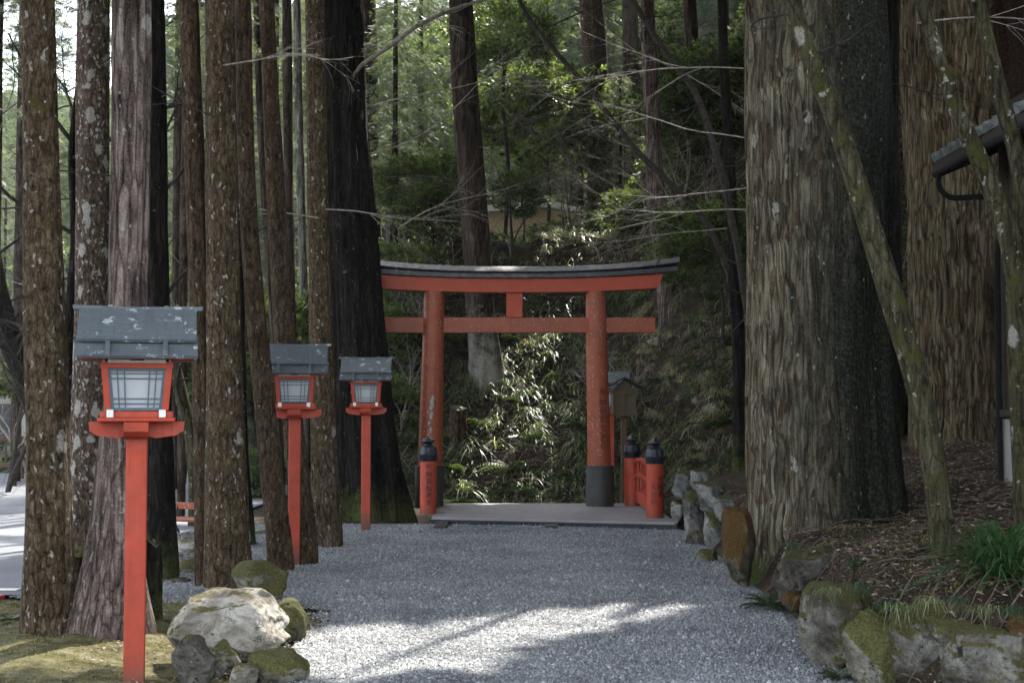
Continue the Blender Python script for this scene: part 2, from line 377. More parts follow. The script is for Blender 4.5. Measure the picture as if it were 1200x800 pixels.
M['red'] = paint('vermilion paint', (.39,.054,.02), .0, .5, dirt=.35)
M['red_old'] = paint('weathered vermilion paint', (.29,.062,.020), .0, .42, spots=.75, dirt=.75)
M['red_post'] = paint('fresh vermilion paint', (.41,.050,.020), .0, .5, dirt=.7, grime=.22)
M['black_roof'] = paint('black roof sheet', (.011,.011,.012), .0, .6, chips=(.3,.3,.3), spots=.2)
M['black_cap'] = paint('black painted metal', (.012,.014,.02), .0, .3, dirt=.3); M['pipe'] = paint('dull black pipe', (.008,.008,.008), .0, .9, dirt=.3); M['wood_dark'] = paint('dark stained boards', (.035,.026,.018), .0, .9)
M['sleeve'] = paint('blackened post sleeve', (.03,.03,.028), .3, .5, chips=(.16,.16,.14))
M['wood_grey'] = paint('weathered dark wood', (.10,.078,.045), .25, .8, chips=(.17,.16,.12))
M['wood_brown'] = paint('brown timber', (.10,.055,.035), .0, .7)
M['deck'] = paint('grey bridge deck boards', (.27,.26,.26), .2, .6, chips=(.36,.35,.33))
M['white'] = paint('white paint', (.75,.73,.68), .0, .6, dirt=.3)
M['plaster'] = paint('pale plaster', (.36,.35,.32), .1, .85, chips=(.3,.29,.26))
M['beige'] = paint('sunlit beige wall', (.60,.47,.30), .0, .85, dirt=.2)  # the wall's own beige
M['ink'] = paint('black ink lettering', (.02,.012,.012), 0, .6); M['ink_faded'] = paint('faded dark lettering', (.11,.022,.012), 0, .6)
M['cone'] = paint('red plastic', (.6,.04,.03), 0, .4)
M['lattice'] = paint('blue grey lattice', (.085,.125,.15), 0, .6)
def lampglass():
    t = NT('frosted white lantern panel'); return t.fin(t.ramp(t.noise(t.map(), 3), [(.3, (.30,.31,.33)), (.7, (.40,.41,.42))]), .35, None, .4)
M['pane'] = lampglass()
def roofmetal():
    t = NT('lichen flecked lantern roof'); v = t.map(); loc = t.n('ShaderNodeObjectInfo').outputs['Location']
    v = t.n('ShaderNodeVectorMath', _operation='MULTIPLY_ADD', i0=t.n('ShaderNodeObjectInfo').outputs['Random'], i1=(9,7,3), i2=v).outputs[0]
    c = t.ramp(t.noise(t.map((1, 30, 1)), 9, 6, .7), [(.3, (.06,.07,.076)), (.7, (.125,.14,.148))])
    w = t.n('ShaderNodeTexNoise', Vector=v, Scale=30., Detail=4.)
    vs = t.n('ShaderNodeVectorMath', _operation='MULTIPLY_ADD', i0=w.outputs['Color'], i1=(.03,.03,.03), i2=v).outputs[0]
    s = t.mr(t.noise(vs, 13, 6, .68), .585, .64)
    c = t.mix(t.mr(t.noise(t.n('ShaderNodeVectorMath', _operation='MULTIPLY', i0=v, i1=(40, 3, 3)).outputs[0], 1., 5, .7), .5, .75, 0, .5), c, (.035,.04,.035))
    c = t.mix(t.math('MULTIPLY', s, t.mr(t.noise(v, 90, 3), .35, .6, .3, 1)), c, (.44,.48,.50))
    return t.fin(c, .6, t.bump(t.noise(v, 60, 4), .3, .004), .4)
M['roofmetal'] = roofmetal()
def tile():
    t = NT('grey roof tile'); v = t.map(); return t.fin(t.ramp(t.noise(v, 14, 6, .7), [(.3, (.05,.055,.055)), (.7, (.22,.24,.23))]), .7, t.bump(t.noise(v, 40, 4), .4, .005), .3)
M['tile'] = tile()

# ------------------------------------------------------------ lit patches: real gaps left in the canopy
LIT = []
def lit(px, py, rx, ry, Y=None, rot=0.):
    """ellipse on the ground plane, reached by sun through the canopy; px,py on z=0 ground or at depth Y"""
    if Y is None: d = ray(px, py); p = np.array([0, 0, CAMZ]) + d * (CAMZ / -d[2])
    else: p = at(px, py, Y)
    g = p - SD * (p[2] / SD[2]); LIT.append((g[0], g[1], rx, ry, rot))
lit(700, 722, .85, .42, rot=-.35); lit(590, 740, .75, .42, rot=-.3); lit(480, 735, .6, .26); lit(430, 765, .72, .42); lit(370, 785, .55, .4); lit(500, 752, .5, .2)
lit(450, 708, .25, .10); lit(560, 790, .12, .1); lit(960, 790, .16, .15)
lit(265, 715, .55, .35, 9.4); lit(330, 745, .25, .25, 9); lit(60, 790, .75, .22); lit(0, 780, .6, .3)
lit(985, 675, .20, .18, 8.6); lit(1100, 690, .15, .10, 8.4); lit(330, 780, .25, .3, 8.6)
lit(560, 325, .5, .15, 20.8); lit(700, 325, .45, .12, 20.8); lit(560, 597, .55, .18); lit(700, 600, .35, .12)
for p_ in ((780, 470, 22, .55), (820, 460, 21.5, .4), (690, 540, 22.8, .5), (660, 420, 26, .6), (600, 520, 23.7, .25), (780, 400, 24, .5), (820, 360, 24.5, .8), (790, 330, 26, .5), (540, 560, 23, .3), (575, 480, 24.5, .3), (725, 590, 22.2, .3), (850, 420, 22, .35), (640, 570, 23, .25), (700, 350, 27, .7), (520, 500, 24, .3), (480, 560, 23, .3)):
    lit(p_[0], p_[1], p_[3], p_[3], p_[2])
LITA = np.array(LIT)
def sunlit(P):
    g = P[:, :2] - SD[:2] * (P[:, 2:3] / SD[2])
    n1 = fbm(g[:, 0] * 2.3, g[:, 1] * 2.3, 0, 31, 3)
    m = np.zeros(len(P), bool)
    for gx, gy, rx, ry, rot in LITA:
        dx, dy = g[:, 0] - gx, g[:, 1] - gy; c, s = math.cos(rot), math.sin(rot)
        u, v = (c*dx - s*dy) / (rx + .22), (s*dx + c*dy) / (ry + .22)
        m |= u*u + v*v < 1.25 + .5 * n1
    open_ = (g[:, 0] < -3.3) & (g[:, 1] > 13.5) & (fbm(g[:, 0] * .35 + g[:, 1]*.1, g[:, 1] * 1.6, 0, 77, 3) > -.6)
    hill_ = (g[:, 1] > 21.3) & (fbm(g[:, 0] * .9, g[:, 1] * .9, 0, 55, 3) > -.12)
    return m | open_ | hill_

# ------------------------------------------------------------ the ground
def axis(parts):
    a = []
    for s, e, d in parts: a += list(np.arange(s, e - 1e-6, d))
    return np.array(a + [parts[-1][1]])
def sheet(name, xs, ys, zf, m, kind='structure', mask=None):
    X, Y = np.meshgrid(xs, ys); Z = zf(X, Y)
    V = np.stack([X, Y, Z], -1).reshape(-1, 3); nx = len(xs)
    i, j = np.meshgrid(np.arange(nx - 1), np.arange(len(ys) - 1)); a = (j * nx + i).ravel()
    F = np.stack([a, a + 1, a + nx + 1, a + nx], -1)
    if mask is not None:
        c = V[F].mean(1); F = F[mask(c[:, 0], c[:, 1])]
    o = mk(name, V, F, m); tag(o, kind=kind); return o
sheet('ground', axis([(-160, -30, 8), (-30, -6, .8), (-6, 1.4, .2), (1.4, 5.5, .09), (5.5, 14, .3), (14, 40, 1.5), (40, 160, 8)]),
      axis([(-20, 5, 2), (5, 7, .25), (7, 30, .12), (30, 50, .4), (50, 190, 4)]), H, M['soil'])
def gravel_left(y): return np.where(y < 10.9, -1.35 + .15 * np.sin(y * 3), -3.95 - .0 * y)
gx_l = lambda y: -1.35 - 2.6 * sstep(10.7, 11.5, y) + .10 * fbm(y * 2, 0, 0, 4, 3)
def gravz(x, y): return .008 * fbm(x * 1.2, y * 1.2, 0, 3, 3) + .004
sheet('gravel_path', axis([(-4.2, 2.5, .05)]), axis([(-14, 7, .6), (7, 18.9, .06)]), gravz, M['gravel'],
      mask=lambda x, y: (x > gx_l(y)) & (y < 18.88 - .32 * (x + 1.0) * (x > -1.1) * 1.0) )
sheet('car_park', axis([(-60, -3.97, 1.)]), axis([(11.6, 40, 1.)]), lambda x, y: 0 * x + .006 + 0 * y, M['asphalt'])
mb = MB(); mb.box((-7.2, 11.9, .012), (6.2, .12, .006)); tag(mb.build('painted_line', M['white']), kind='structure')
# gravel chips, real stones
def chips():
    n = 125000; y = RS.uniform(0, 1, n) ** 1.5 * 11.6 + 7.1; x = RS.uniform(-4, 2.1, n)
    k = (x > gx_l(y) - .05 + RS.normal(0, .04, n)) & (x < wall_x(y) + .12) & (y < 18.85 - .3*np.clip(x+1,0,4)); x, y = x[k], y[k]; n = len(x)
    s = RS.uniform(.005, .0125, n) * np.where(RS.uniform(0, 1, n) > .96, 1.9, 1) * (1 + (y - 8) * .03)
    T = np.array([(1,0,-.3), (-.4,.9,-.3), (-.5,-.8,-.25), (.1,.2,.75)])
    F = np.array([(0,1,3), (1,2,3), (2,0,3)])
    a = RS.uniform(0, 6.28, n); c, q = np.cos(a), np.sin(a)
    V = T[None] * s[:, None, None] * RS.uniform(.6, 1.3, (n, 1, 3)); V = V + RS.normal(0, .12, V.shape) * s[:, None, None]
    VX = V[..., 0] * c[:, None] - V[..., 1] * q[:, None]; VY = V[..., 0] * q[:, None] + V[..., 1] * c[:, None]
    V = np.stack([VX + x[:, None], VY + y[:, None], V[..., 2] + gravz(x, y)[:, None] + .002 + s[:, None] * .25], -1)
    FF = (F[None] + (np.arange(n) * 4)[:, None, None]).reshape(-1, 3)
    tag(mk('gravel', V.reshape(-1, 3), FF, M['pebble'], smooth=False), kind='stuff')
chips()

# ------------------------------------------------------------ scatter of small templates
def frames(D, up=None, jit=0.6):
    """rotation frames: x axis along D, random roll about it leaning to z up"""
    n = len(D); D = D / (np.linalg.norm(D, axis=1, keepdims=True) + 1e-9)
    U = np.array([[0, 0, 1.]]) + RS.normal(0, jit, (n, 3)); Yv = np.cross(U, D); Yv /= np.linalg.norm(Yv, axis=1, keepdims=True) + 1e-9
    Z = np.cross(D, Yv); return np.stack([D, Yv, Z], 1)   # rows are axes
def scatter(TV, TF, P, FR, Sc):
    V = np.einsum('tk,nkj->ntj', TV, FR) * np.asarray(Sc)[:, None, None] + P[:, None, :]
    F = (TF[None] + (np.arange(len(P)) * len(TV))[:, None, None]).reshape(-1, TF.shape[1])
    return V.reshape(-1, 3), F
def t_spray(k=6, wd=.05):
    """flat conifer spray along +x"""
    V = [(0, -.012, 0), (1, 0, -.06), (0, .012, 0)]; F = [(0, 1, 2)]
    for i in range(k):
        x = .08 + .8 * i / k; L = .42 * (1 - .55 * i / k)
        for s in (-1, 1):
            b = len(V); V += [(x, 0, -.02), (x + L * .65, s * L * .75, -.05 - .03*i/k), (x + wd * 1.4, s * wd * .2, 0)]; F.append((b, b+1, b+2) if s > 0 else (b, b+2, b+1))
    return np.array(V), np.array(F)
def t_leaves(k=5, L=.55, W=.17):
    rs = np.random.RandomState(k); V = []; F = []
    for i in range(k):
        a = i * 2.4 + rs.uniform(-.3, .3); x0 = .5 * i / k; e = rs.uniform(-.5, .35)
        d = np.array([math.cos(a) * .7 + .3, math.sin(a), e]); d /= np.linalg.norm(d); s = np.cross(d, (0, 0, 1)); s /= np.linalg.norm(s)
        p = np.array([x0, 0, 0]); b = len(V)
        V += [p, p + d*L*.5 + s*W + (0, 0, .03), p + d*L - (0, 0, .05), p + d*L*.5 - s*W + (0, 0, .03)]
        F += [(b, b+1, b+2), (b, b+2, b+3)]
    return np.array(V), np.array(F)
SPRAY, SPRAY_S, LEAVES, LEAF3 = t_spray(6), t_spray(3, .12), t_leaves(6), t_leaves(4, .8, .3)

def conifer_crown(n, h, r, seed, sc=.3, tmpl=SPRAY, levels=26, hollow=.15):
    rs = np.random.RandomState(seed); P = []; D = []
    nb = levels * 5
    for b in range(nb):
        t = (b + rs.uniform()) / nb; z = h * t; L = r * (1 - .75 * t) * rs.uniform(.55, 1.1); a = b * 2.399 + rs.uniform(-.3, .3)
        m = int(n / nb * (1.3 - .6*t)); s = rs.uniform(hollow, 1, m) ** .8
        dx, dy = math.cos(a), math.sin(a); rise = rs.uniform(-.1, .25)
        cx = dx * L * s + rs.normal(0, .08 + .10 * L * s, m) * dy; cy = dy * L * s - rs.normal(0, .08 + .10 * L * s, m) * dx
        cz = z + L * s * rise - .22 * L * s * s + rs.normal(0, .07, m)
        P.append(np.stack([cx, cy, cz], -1)); D.append(np.stack([dx + rs.normal(0, .5, m), dy + rs.normal(0, .5, m), rs.normal(-.35, .3, m)], -1))
    P, D = np.concatenate(P), np.concatenate(D)
    return scatter(*tmpl, P, frames(D), rs.uniform(.6, 1.2, len(P)) * sc)
def broad_crown(n, rx, rz, seed, sc=.2, tmpl=LEAVES, clumps=26):
    rs = np.random.RandomState(seed)
    C = rs.normal(0, 1, (clumps, 3)); C /= np.linalg.norm(C, axis=1, keepdims=True); C *= rs.uniform(.35, 1, (clumps, 1)) ** .6 * np.array([rx, rx, rz])
    k = rs.randint(0, clumps, n); d = rs.normal(0, 1, (n, 3)) * np.array([1, 1, .55]) * rx * .19
    P = C[k] + d; D = d + C[k] * .4 + rs.normal(0, .1, (n, 3)) * rx
    return scatter(*tmpl, P, frames(D), rs.uniform(.6, 1.25, n) * sc)

# ------------------------------------------------------------ trunks and branches
def spline(pts, rad, n):
    pts, rad = np.asarray(pts, float), np.asarray(rad, float); m = len(pts)
    d = np.concatenate([[0], np.cumsum(np.linalg.norm(np.diff(pts, axis=0), axis=1))]); u = np.linspace(0, d[-1], n)
    def pc(y):
        sl = np.gradient(y, d) if m > 2 else np.full(m, (y[-1]-y[0]) / d[-1])
        k = np.clip(np.searchsorted(d, u, 'right') - 1, 0, m - 2); h = d[k+1] - d[k]; t = (u - d[k]) / h
        return (1+2*t)*(1-t)**2*y[k] + t*(1-t)**2*h*sl[k] + t*t*(3-2*t)*y[k+1] + t*t*(t-1)*h*sl[k+1]
    return np.stack([pc(pts[:, i]) for i in range(3)], -1), np.maximum(pc(rad), rad.min() * .5), u
def tube(pts, rad, seg=8, n=12, rough=0., flute=0., fl=6, seed=0, flare=0., fh=.6, deep=0., cap=True):
    C, r, u = spline(pts, rad, n)
    T = np.gradient(C, axis=0); T /= np.linalg.norm(T, axis=1, keepdims=True)
    ref = np.array([0, 1., 0]) if abs(T[:, 1]).max() < .9 else np.array([1., 0, 0])
    A = np.cross(ref[None], T); A /= np.linalg.norm(A, axis=1, keepdims=True); B = np.cross(T, A)
    th = np.linspace(0, 2*math.pi, seg, endpoint=False); c, s = np.cos(th)[None], np.sin(th)[None]; U = u[:, None]
    k = np.ones((n, seg))
    if flute: k += flute * fbm(c * fl * .5 + seed, s * fl * .5, U * .35, seed, 2)
    if flare:
        e = np.exp(-U / fh); k += flare * e * (1 + .75 * np.sin(th[None] * 5 + seed + 1.2 * fbm(c*1.5, s*1.5, seed, seed, 2)) * 1.) * (.65 + .5 * fbm(c*1.2, s*1.2, 3., seed, 2))
    R_ = r[:, None] * k
    if deep:   # long vertical bark strips, in metres
        a = vnoise(c * 9 * r.mean()/.4 + 3, s * 9 * r.mean()/.4, U * .55, seed + 3); b = vnoise(c * 21 * r.mean()/.4, s * 21 * r.mean()/.4 + 9, U * 1.3, seed + 4)
        R_ = R_ + deep * (-np.abs(a) * 1.3 + .6 * b + .35 * vnoise(c * 40 * r.mean()/.4, s * 40* r.mean()/.4, U * 3, seed + 5))
    if rough: R_ = R_ + rough * fbm(c * 5, s * 5, U * 4, seed + 8, 3)
    V = C[:, None] + (A[:, None] * c[..., None] + B[:, None] * s[..., None]) * R_[..., None]
    i, j = np.meshgrid(np.arange(seg), np.arange(n - 1)); a = (j*seg + i).ravel(); b = (j*seg + (i+1) % seg).ravel()
    F = np.stack([a, b, b + seg, a + seg], -1)
    return V.reshape(-1, 3), F
def join(parts):
    V = []; F = {}; n = 0
    for v, f in parts:
        V.append(v); F.setdefault(f.shape[1], []).append(f + n); n += len(v)
    return np.concatenate(V), [np.concatenate(x) for x in F.values()]
def twigs(start, d, L, r, depth, rs, sides=4, curl=.22, droop=0., kids=4, out=None, spread=.75):
    """recursive bare branching; returns list of tubes"""
    out = [] if out is None else out
    d = np.asarray(d, float); d /= np.linalg.norm(d); n = 5; p = np.asarray(start, float); pts = [p]; dd = d.copy()
    for i in range(n):
        dd = dd + rs.normal(0, curl, 3) + np.array([0, 0, -droop]); dd /= np.linalg.norm(dd); p = p + dd * L / n; pts.append(p)
    rad = np.linspace(r, r * .35, n + 1); out.append(tube(pts, rad, sides, n * 2 if depth > 0 else n + 1))
    if depth > 0:
        for k in range(kids):
            t = rs.uniform(.25, 1.); i = min(n - 1, int(t * n)); q = pts[i] + (pts[i+1] - pts[i]) * (t * n - i)
            dr = (pts[i+1] - pts[i]); dr = dr / np.linalg.norm(dr) + rs.normal(0, spread, 3)
            twigs(q, dr, L * rs.uniform(.35, .65), rad[i] * .55, depth - 1, rs, max(3, sides - 1), curl, droop, kids, out, spread)
    return out

def tree(name, path, wpx, m, label, group, Y=None, seg=40, flare=.5, fh=.35, deep=.012, flute=.06, seed=1, top=13., crown=None, cat='tree', sink=.08, rings=None, wobble=True):
    """trunk traced along picture points (base first) at the depth where its foot meets the ground"""
    b = hit(*path[0]) if Y is None else at(*path[0], Y); Y = b[1]
    pts = [at(px, py, Y) for px, py in path]; rad = [wp / 2 / FPX * Y for wp in wpx]
    if Y is not None: pts[0] = at(*path[0], Y)
    pts.insert(0, pts[0] - np.array([0, 0, .5])); rad.insert(0, rad[0])
    if top > pts[-1][2] + .5:
        e = pts[-1] - pts[-2]; e = e / e[2]; e[:2] = np.clip(e[:2], -.25, .25); z = pts[-1][2]
        for q in (.33, .66, 1.):
            pts.append(pts[len(path)] + e * (top - z) * q); rad.append(rad[len(path)] * (1 - .6*q))
    P = np.array(pts); base = np.array([P[1][0], P[1][1], P[1][2]]); P = P - base
    if rings is None: rings = int(max(30, min(220, (P[-1][2]) / (rad[1] * .22))))
    root = empty(name, base, label, cat, group)
    V, F = tube(P, rad, seg, rings, seed=seed, flute=flute, flare=flare, fh=fh, deep=deep)
    mk('trunk', V, F, m, root)
    return root, P, base
def add_crown(root, P, base, n, r, hgt, seed, sc=.42, z0=None):
    """high crown that is real shade for the ground: sprays left out where the sun comes through"""
    rs = np.random.RandomState(seed); z0 = 8.6 if z0 is None else z0
    u = rs.normal(0, 1, (n, 3)); u /= np.linalg.norm(u, axis=1, keepdims=True); u *= rs.uniform(.1, 1, (n, 1)) ** .45
    a = np.arctan2(u[:, 1], u[:, 0]); u *= (1 + .22 * np.sin(a * 5 + seed))[:, None]
    Q = u * np.array([r, r, hgt / 2]) + np.array([0, 0, 0]); zt = z0 + hgt / 2 - base[2]
    k = np.searchsorted(P[:, 2], zt); k = min(max(k, 1), len(P) - 1); ax = P[k-1] + (P[k] - P[k-1]) * min(1, max(0, (zt - P[k-1][2]) / (P[k][2] - P[k-1][2] + 1e-6)))
    Q = Q + np.array([ax[0], ax[1], zt]); W = Q + base
    keep = ~sunlit(W); Q, u = Q[keep], u[keep]
    V, F = scatter(*LEAF3, Q, frames(u + rs.normal(0, .4, u.shape) * .6, jit=.9), rs.uniform(.6, 1.2, len(Q)) * sc)
    mk('crown', V, F, M['canopy'], root, smooth=False)

# ------------------------------------------------------------ the trees along the left of the path
GL = 'tall trunks along the left of the path'
SPEC = [
 ('cedar_tree', [(56,752),(57,600),(53,400),(48,200),(44,0)], (60,53,48,43,40), 'bark_brown', 'leftmost big brown trunk, tall and straight, with white lichen blotches at mid height', GL, dict(flare=.35, seed=3)),
 ('cedar_tree', [(104,648),(106,500),(108,400),(109,200),(110,0)], (52,46,42,39,36), 'bark_white', 'brown trunk thickly speckled with white lichen, behind the roof of the front lantern', GL, dict(flare=.3, seed=5)),
 ('cypress_tree', [(132,750),(136,640),(142,520),(149,400),(152,260),(154,0)], (92,60,46,44,45,46), 'bark_grey', 'reddish grey trunk with stringy peeling bark and flared roots, directly behind the front lantern post', GL, dict(flare=.5, fh=.45, seed=9, deep=.014, flute=.14)),
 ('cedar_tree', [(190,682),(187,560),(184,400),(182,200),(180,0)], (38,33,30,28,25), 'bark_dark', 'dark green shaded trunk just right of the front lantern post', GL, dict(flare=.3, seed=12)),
 ('cedar_tree', [(243,690),(240,520),(236,380),(229,220),(221,0)], (30,27,26,24,22), 'bark_brown2', 'slimmer brown trunk leaning left, touching the left side of the mossy rock tree', GL, dict(flare=.3, seed=15)),
 ('cedar_tree', [(267,692),(265,560),(263,400),(260,200),(257,0)], (56,46,40,37,34), 'bark_brown', 'straight brown trunk with pale lichen spots rising behind the white boulder', GL, dict(flare=.28, seed=18)),
 ('cedar_tree', [(288,642),(285,560),(281,400),(279,200),(276,0)], (22,17,14,13,12), 'bark_dark', 'thin dark trunk behind the spotted trunk by the white boulder', GL, dict(flare=.5, seed=21)),
 ('cedar_tree', [(330,672),(319,560),(308,450),(298,350),(289,200),(284,0)], (30,26,24,23,21,19), 'bark_brown2', 'leaning trunk whose foot stands just left of the middle lantern post', GL, dict(flare=.15, seed=24)),
 ('cedar_tree', [(358,664),(347,530),(334,400),(327,300),(319,150),(312,0)], (30,26,24,23,21,19), 'bark_brown2', 'leaning trunk rising right behind the middle lantern post', GL, dict(flare=.2, seed=27)),
 ('cedar_tree', [(383,643),(379,520),(376,400),(372,200),(369,0)], (38,31,27,25,23), 'bark_brown', 'upright brown trunk between the middle and the far lantern', GL, dict(flare=.3, seed=30)),
]
seats = []
for i, (nm, path, wp, m, lab, grp, kw) in enumerate(SPEC):
    r_, P_, b_ = tree(nm, path, wp, M[m], lab, grp, **kw); seats.append((r_, P_, b_))
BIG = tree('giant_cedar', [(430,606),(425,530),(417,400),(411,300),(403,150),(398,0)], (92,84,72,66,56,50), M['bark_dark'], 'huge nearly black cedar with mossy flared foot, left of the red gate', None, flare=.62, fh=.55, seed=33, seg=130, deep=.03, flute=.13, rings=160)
BIG[0]['label'] = 'huge nearly black cedar with mossy flared foot beside the red gate'
# far trunks left
FAR = [
 ('cedar_tree', [(344,585),(341,400),(338,200),(336,0)], (13,12,11,11), 'bark_far', 'thin far trunk seen left of the upright trunk between the lanterns', dict(Y=26)),
 ('cedar_tree', [(358,585),(357,400),(352,200),(348,0)], (11,10,10,9), 'bark_pale', 'thin pale far trunk beside the upright trunk between the lanterns', dict(Y=27)),
 ('cedar_tree', [(329,600),(322,400),(308,200),(300,0)], (10,9,9,8), 'bark_far', 'thinnest far trunk behind the two leaning trunks', dict(Y=24)),
 ('broadleaf_tree', [(82,640),(77,520),(80,400),(88,280),(84,180),(92,90)], (17,15,14,11,8,5), 'bark_dark', 'crooked black trunk right beside the leftmost big trunk', dict(Y=15.8, flare=.2, top=0)),
 ('broadleaf_tree', [(60,560),(32,450),(14,400),(-2,335),(-14,240)], (30,27,28,20,14), 'bark_dark', 'thick dark leaning trunk at the left edge of the picture beyond the car park', dict(Y=23, flare=.2, top=0)),
 ('broadleaf_tree', [(231,590),(226,520),(212,460),(198,390),(190,300),(176,170)], (19,17,15,13,9,5), 'bark_moss', 'curving mossy trunk right of the front lantern', dict(Y=18.5, flare=.2, top=0)),
]
for nm, path, wp, m, lab, kw in FAR:
    r_, P_, b_ = tree(nm, path, wp, M[m], lab, None, seed=len(lab), seg=20, deep=.008, rings=60, **kw)
    if 'broadleaf' in nm:
        rs = np.random.RandomState(len(lab)); T = []
        for q in range(9):
            z = rs.uniform(.25, .95) * P_[-1][2]; k = max(1, np.searchsorted(P_[:, 2], z)); k = min(k, len(P_)-1)
            st = P_[k-1] + (P_[k]-P_[k-1]) * ((z - P_[k-1][2]) / (P_[k][2]-P_[k-1][2] + 1e-6))
            a = rs.uniform(0, 6.28); T += twigs(st, (math.cos(a), math.sin(a)*.6, .55), rs.uniform(1., 2.3), .028, 2, rs, 5, kids=4)
        V, F = join(T); mk('branches', V, F, M['twig_dark'], r_)

# ------------------------------------------------------------ big trees on the right bank
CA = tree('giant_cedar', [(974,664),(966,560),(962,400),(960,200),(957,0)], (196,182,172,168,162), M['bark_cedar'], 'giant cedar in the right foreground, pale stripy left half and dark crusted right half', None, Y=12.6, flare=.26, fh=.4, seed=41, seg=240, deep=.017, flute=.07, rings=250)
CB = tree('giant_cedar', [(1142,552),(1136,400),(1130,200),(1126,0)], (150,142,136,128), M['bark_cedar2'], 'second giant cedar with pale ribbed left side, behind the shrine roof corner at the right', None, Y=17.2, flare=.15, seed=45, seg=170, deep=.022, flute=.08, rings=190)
CC = tree('giant_cedar', [(1030,520),(1028,300),(1026,0)], (58,54,50), M['bark_dark'], 'dark trunk in the gap between the two giant cedars on the right', None, Y=19.5, flare=.2, seed=49, seg=60, deep=.02, rings=90)
LC = tree('leaning_tree', [(1106,652),(1097,560),(1077,455),(1046,350),(1010,235),(975,130),(946,60),(926,-10)], (30,29,28,29,26,23,20,17), M['bark_moss'], 'slim mossy tree with white lichened foot, leaning left across the giant cedar', None, flare=.15, fh=.25, seed=52, seg=36, deep=.004, flute=.05, top=0, rings=160)
LD = tree('leaning_tree', [(1202,640),(1194,420),(1186,290),(1160,215),(1120,125),(1078,-5)], (26,26,27,24,19,15), M['bark_moss'], 'slim mossy tree at the right edge, leaning left in front of the shrine roof', None, Y=9.6, flare=.15, seed=56, seg=30, deep=.004, flute=.05, top=0, rings=130)
b_ = LD[2]
V, F = tube([at(1188,300,9.6)-b_, at(1196,210,9.7)-b_, at(1172,110,9.8)-b_, at(1146,0,9.9)-b_], [.06,.06,.055,.045], 24, 60, rough=.004, seed=4)
mk('limb', V, F, M['bark_moss'], LD[0])
rs = np.random.RandomState(3); b_ = LC[2]
T = twigs(at(948,65,LC[2][1])-b_, (.9, .2, .45), .55, .012, 2, rs, 5, kids=3) + twigs(at(935,20,LC[2][1])-b_, (-.5,.3,.8), .6, .012, 1, rs, 5, kids=3)
V, F = join(T); mk('branches', V, F, M['twig_dark'], LC[0])

# ------------------------------------------------------------ trees on the hillside beyond the gate
HS = [
 ('cedar_tree', [(571,446),(562,350),(556,250),(546,120),(540,0)], (40,34,33,33,29), 'bark_far2', 'dark straight trunk rising behind the middle of the red gate, its foot pale', dict(seed=61, flare=.4)),
 ('cedar_tree', [(704,262),(703,180),(698,80),(692,0)], (34,30,29,27), 'bark_brown2', 'brown trunk on the terrace above the right half of the red gate', dict(seed=63, Y=33)),
 ('cypress_tree', [(786,372),(777,300),(768,220),(764,120),(758,0)], (27,23,21,19,17), 'bark_grey', 'reddish stringy trunk behind the right end of the gate roof', dict(seed=65, flare=.35)),
 ('cedar_tree', [(868,556),(866,440),(861,330),(856,200),(848,60),(846,0)], (16,15,15,14,13,13), 'bark_dark', 'thin black trunk on the bank just left of the giant cedar', dict(seed=67, Y=17.5)),
 ('cedar_tree', [(818,300),(816,200),(812,90),(808,0)], (20,18,17,16), 'bark_far', 'shaded trunk high on the slope left of the giant cedar', dict(seed=69, Y=30)),
 ('cedar_tree', [(742,260),(741,150),(738,0)], (22,20,18), 'bark_far', 'far trunk between the brown terrace trunk and the reddish one', dict(seed=71, Y=39)),
 ('cedar_tree', [(676,262),(674,120),(672,0)], (16,15,14), 'bark_far', 'slender far trunk left of the brown terrace trunk', dict(seed=73, Y=41)),
 ('cedar_tree', [(436,420),(432,200),(428,0)], (28,26,24), 'bark_far', 'shaded trunk peeping out right of the huge black cedar', dict(seed=75, Y=28)),
 ('cedar_tree', [(1062,330),(1058,160),(1056,0)], (22,20,18), 'bark_far', 'distant trunk between the two giant cedars of the right bank', dict(seed=77, Y=26)),
 ('cedar_tree', [(455,330),(455,262)], (9,9), 'bark_pale', 'short pale post like trunk above the left end of the gate roof', dict(seed=79, Y=27, top=0)),
]
hs = []
for nm, path, wp, m, lab, kw in HS:
    hs.append(tree(nm, path, wp, M[m], lab, 'trunks on the hillside', seg=44, deep=.02, rings=120, **kw))

# high crowns: shade for the path, with gaps where the sun lands
for i, (r_, P_, b_) in enumerate(seats):
    add_crown(r_, P_, b_, 2300, 2.7, 5.5, 100 + i)
add_crown(*BIG, 3000, 4.0, 6.0, 120, sc=.5, z0=9.8); add_crown(*CA, 3600, 4.6, 6.5, 121, sc=.52, z0=8.4); add_crown(*CB, 3600, 4.6, 6.5, 122, sc=.52, z0=9.0); add_crown(*CC, 4200, 4.2, 6, 123, z0=10)
for i, q in enumerate(hs[:5]): add_crown(*q, 2600, 3.0, 6, 130 + i, z0=12.5)
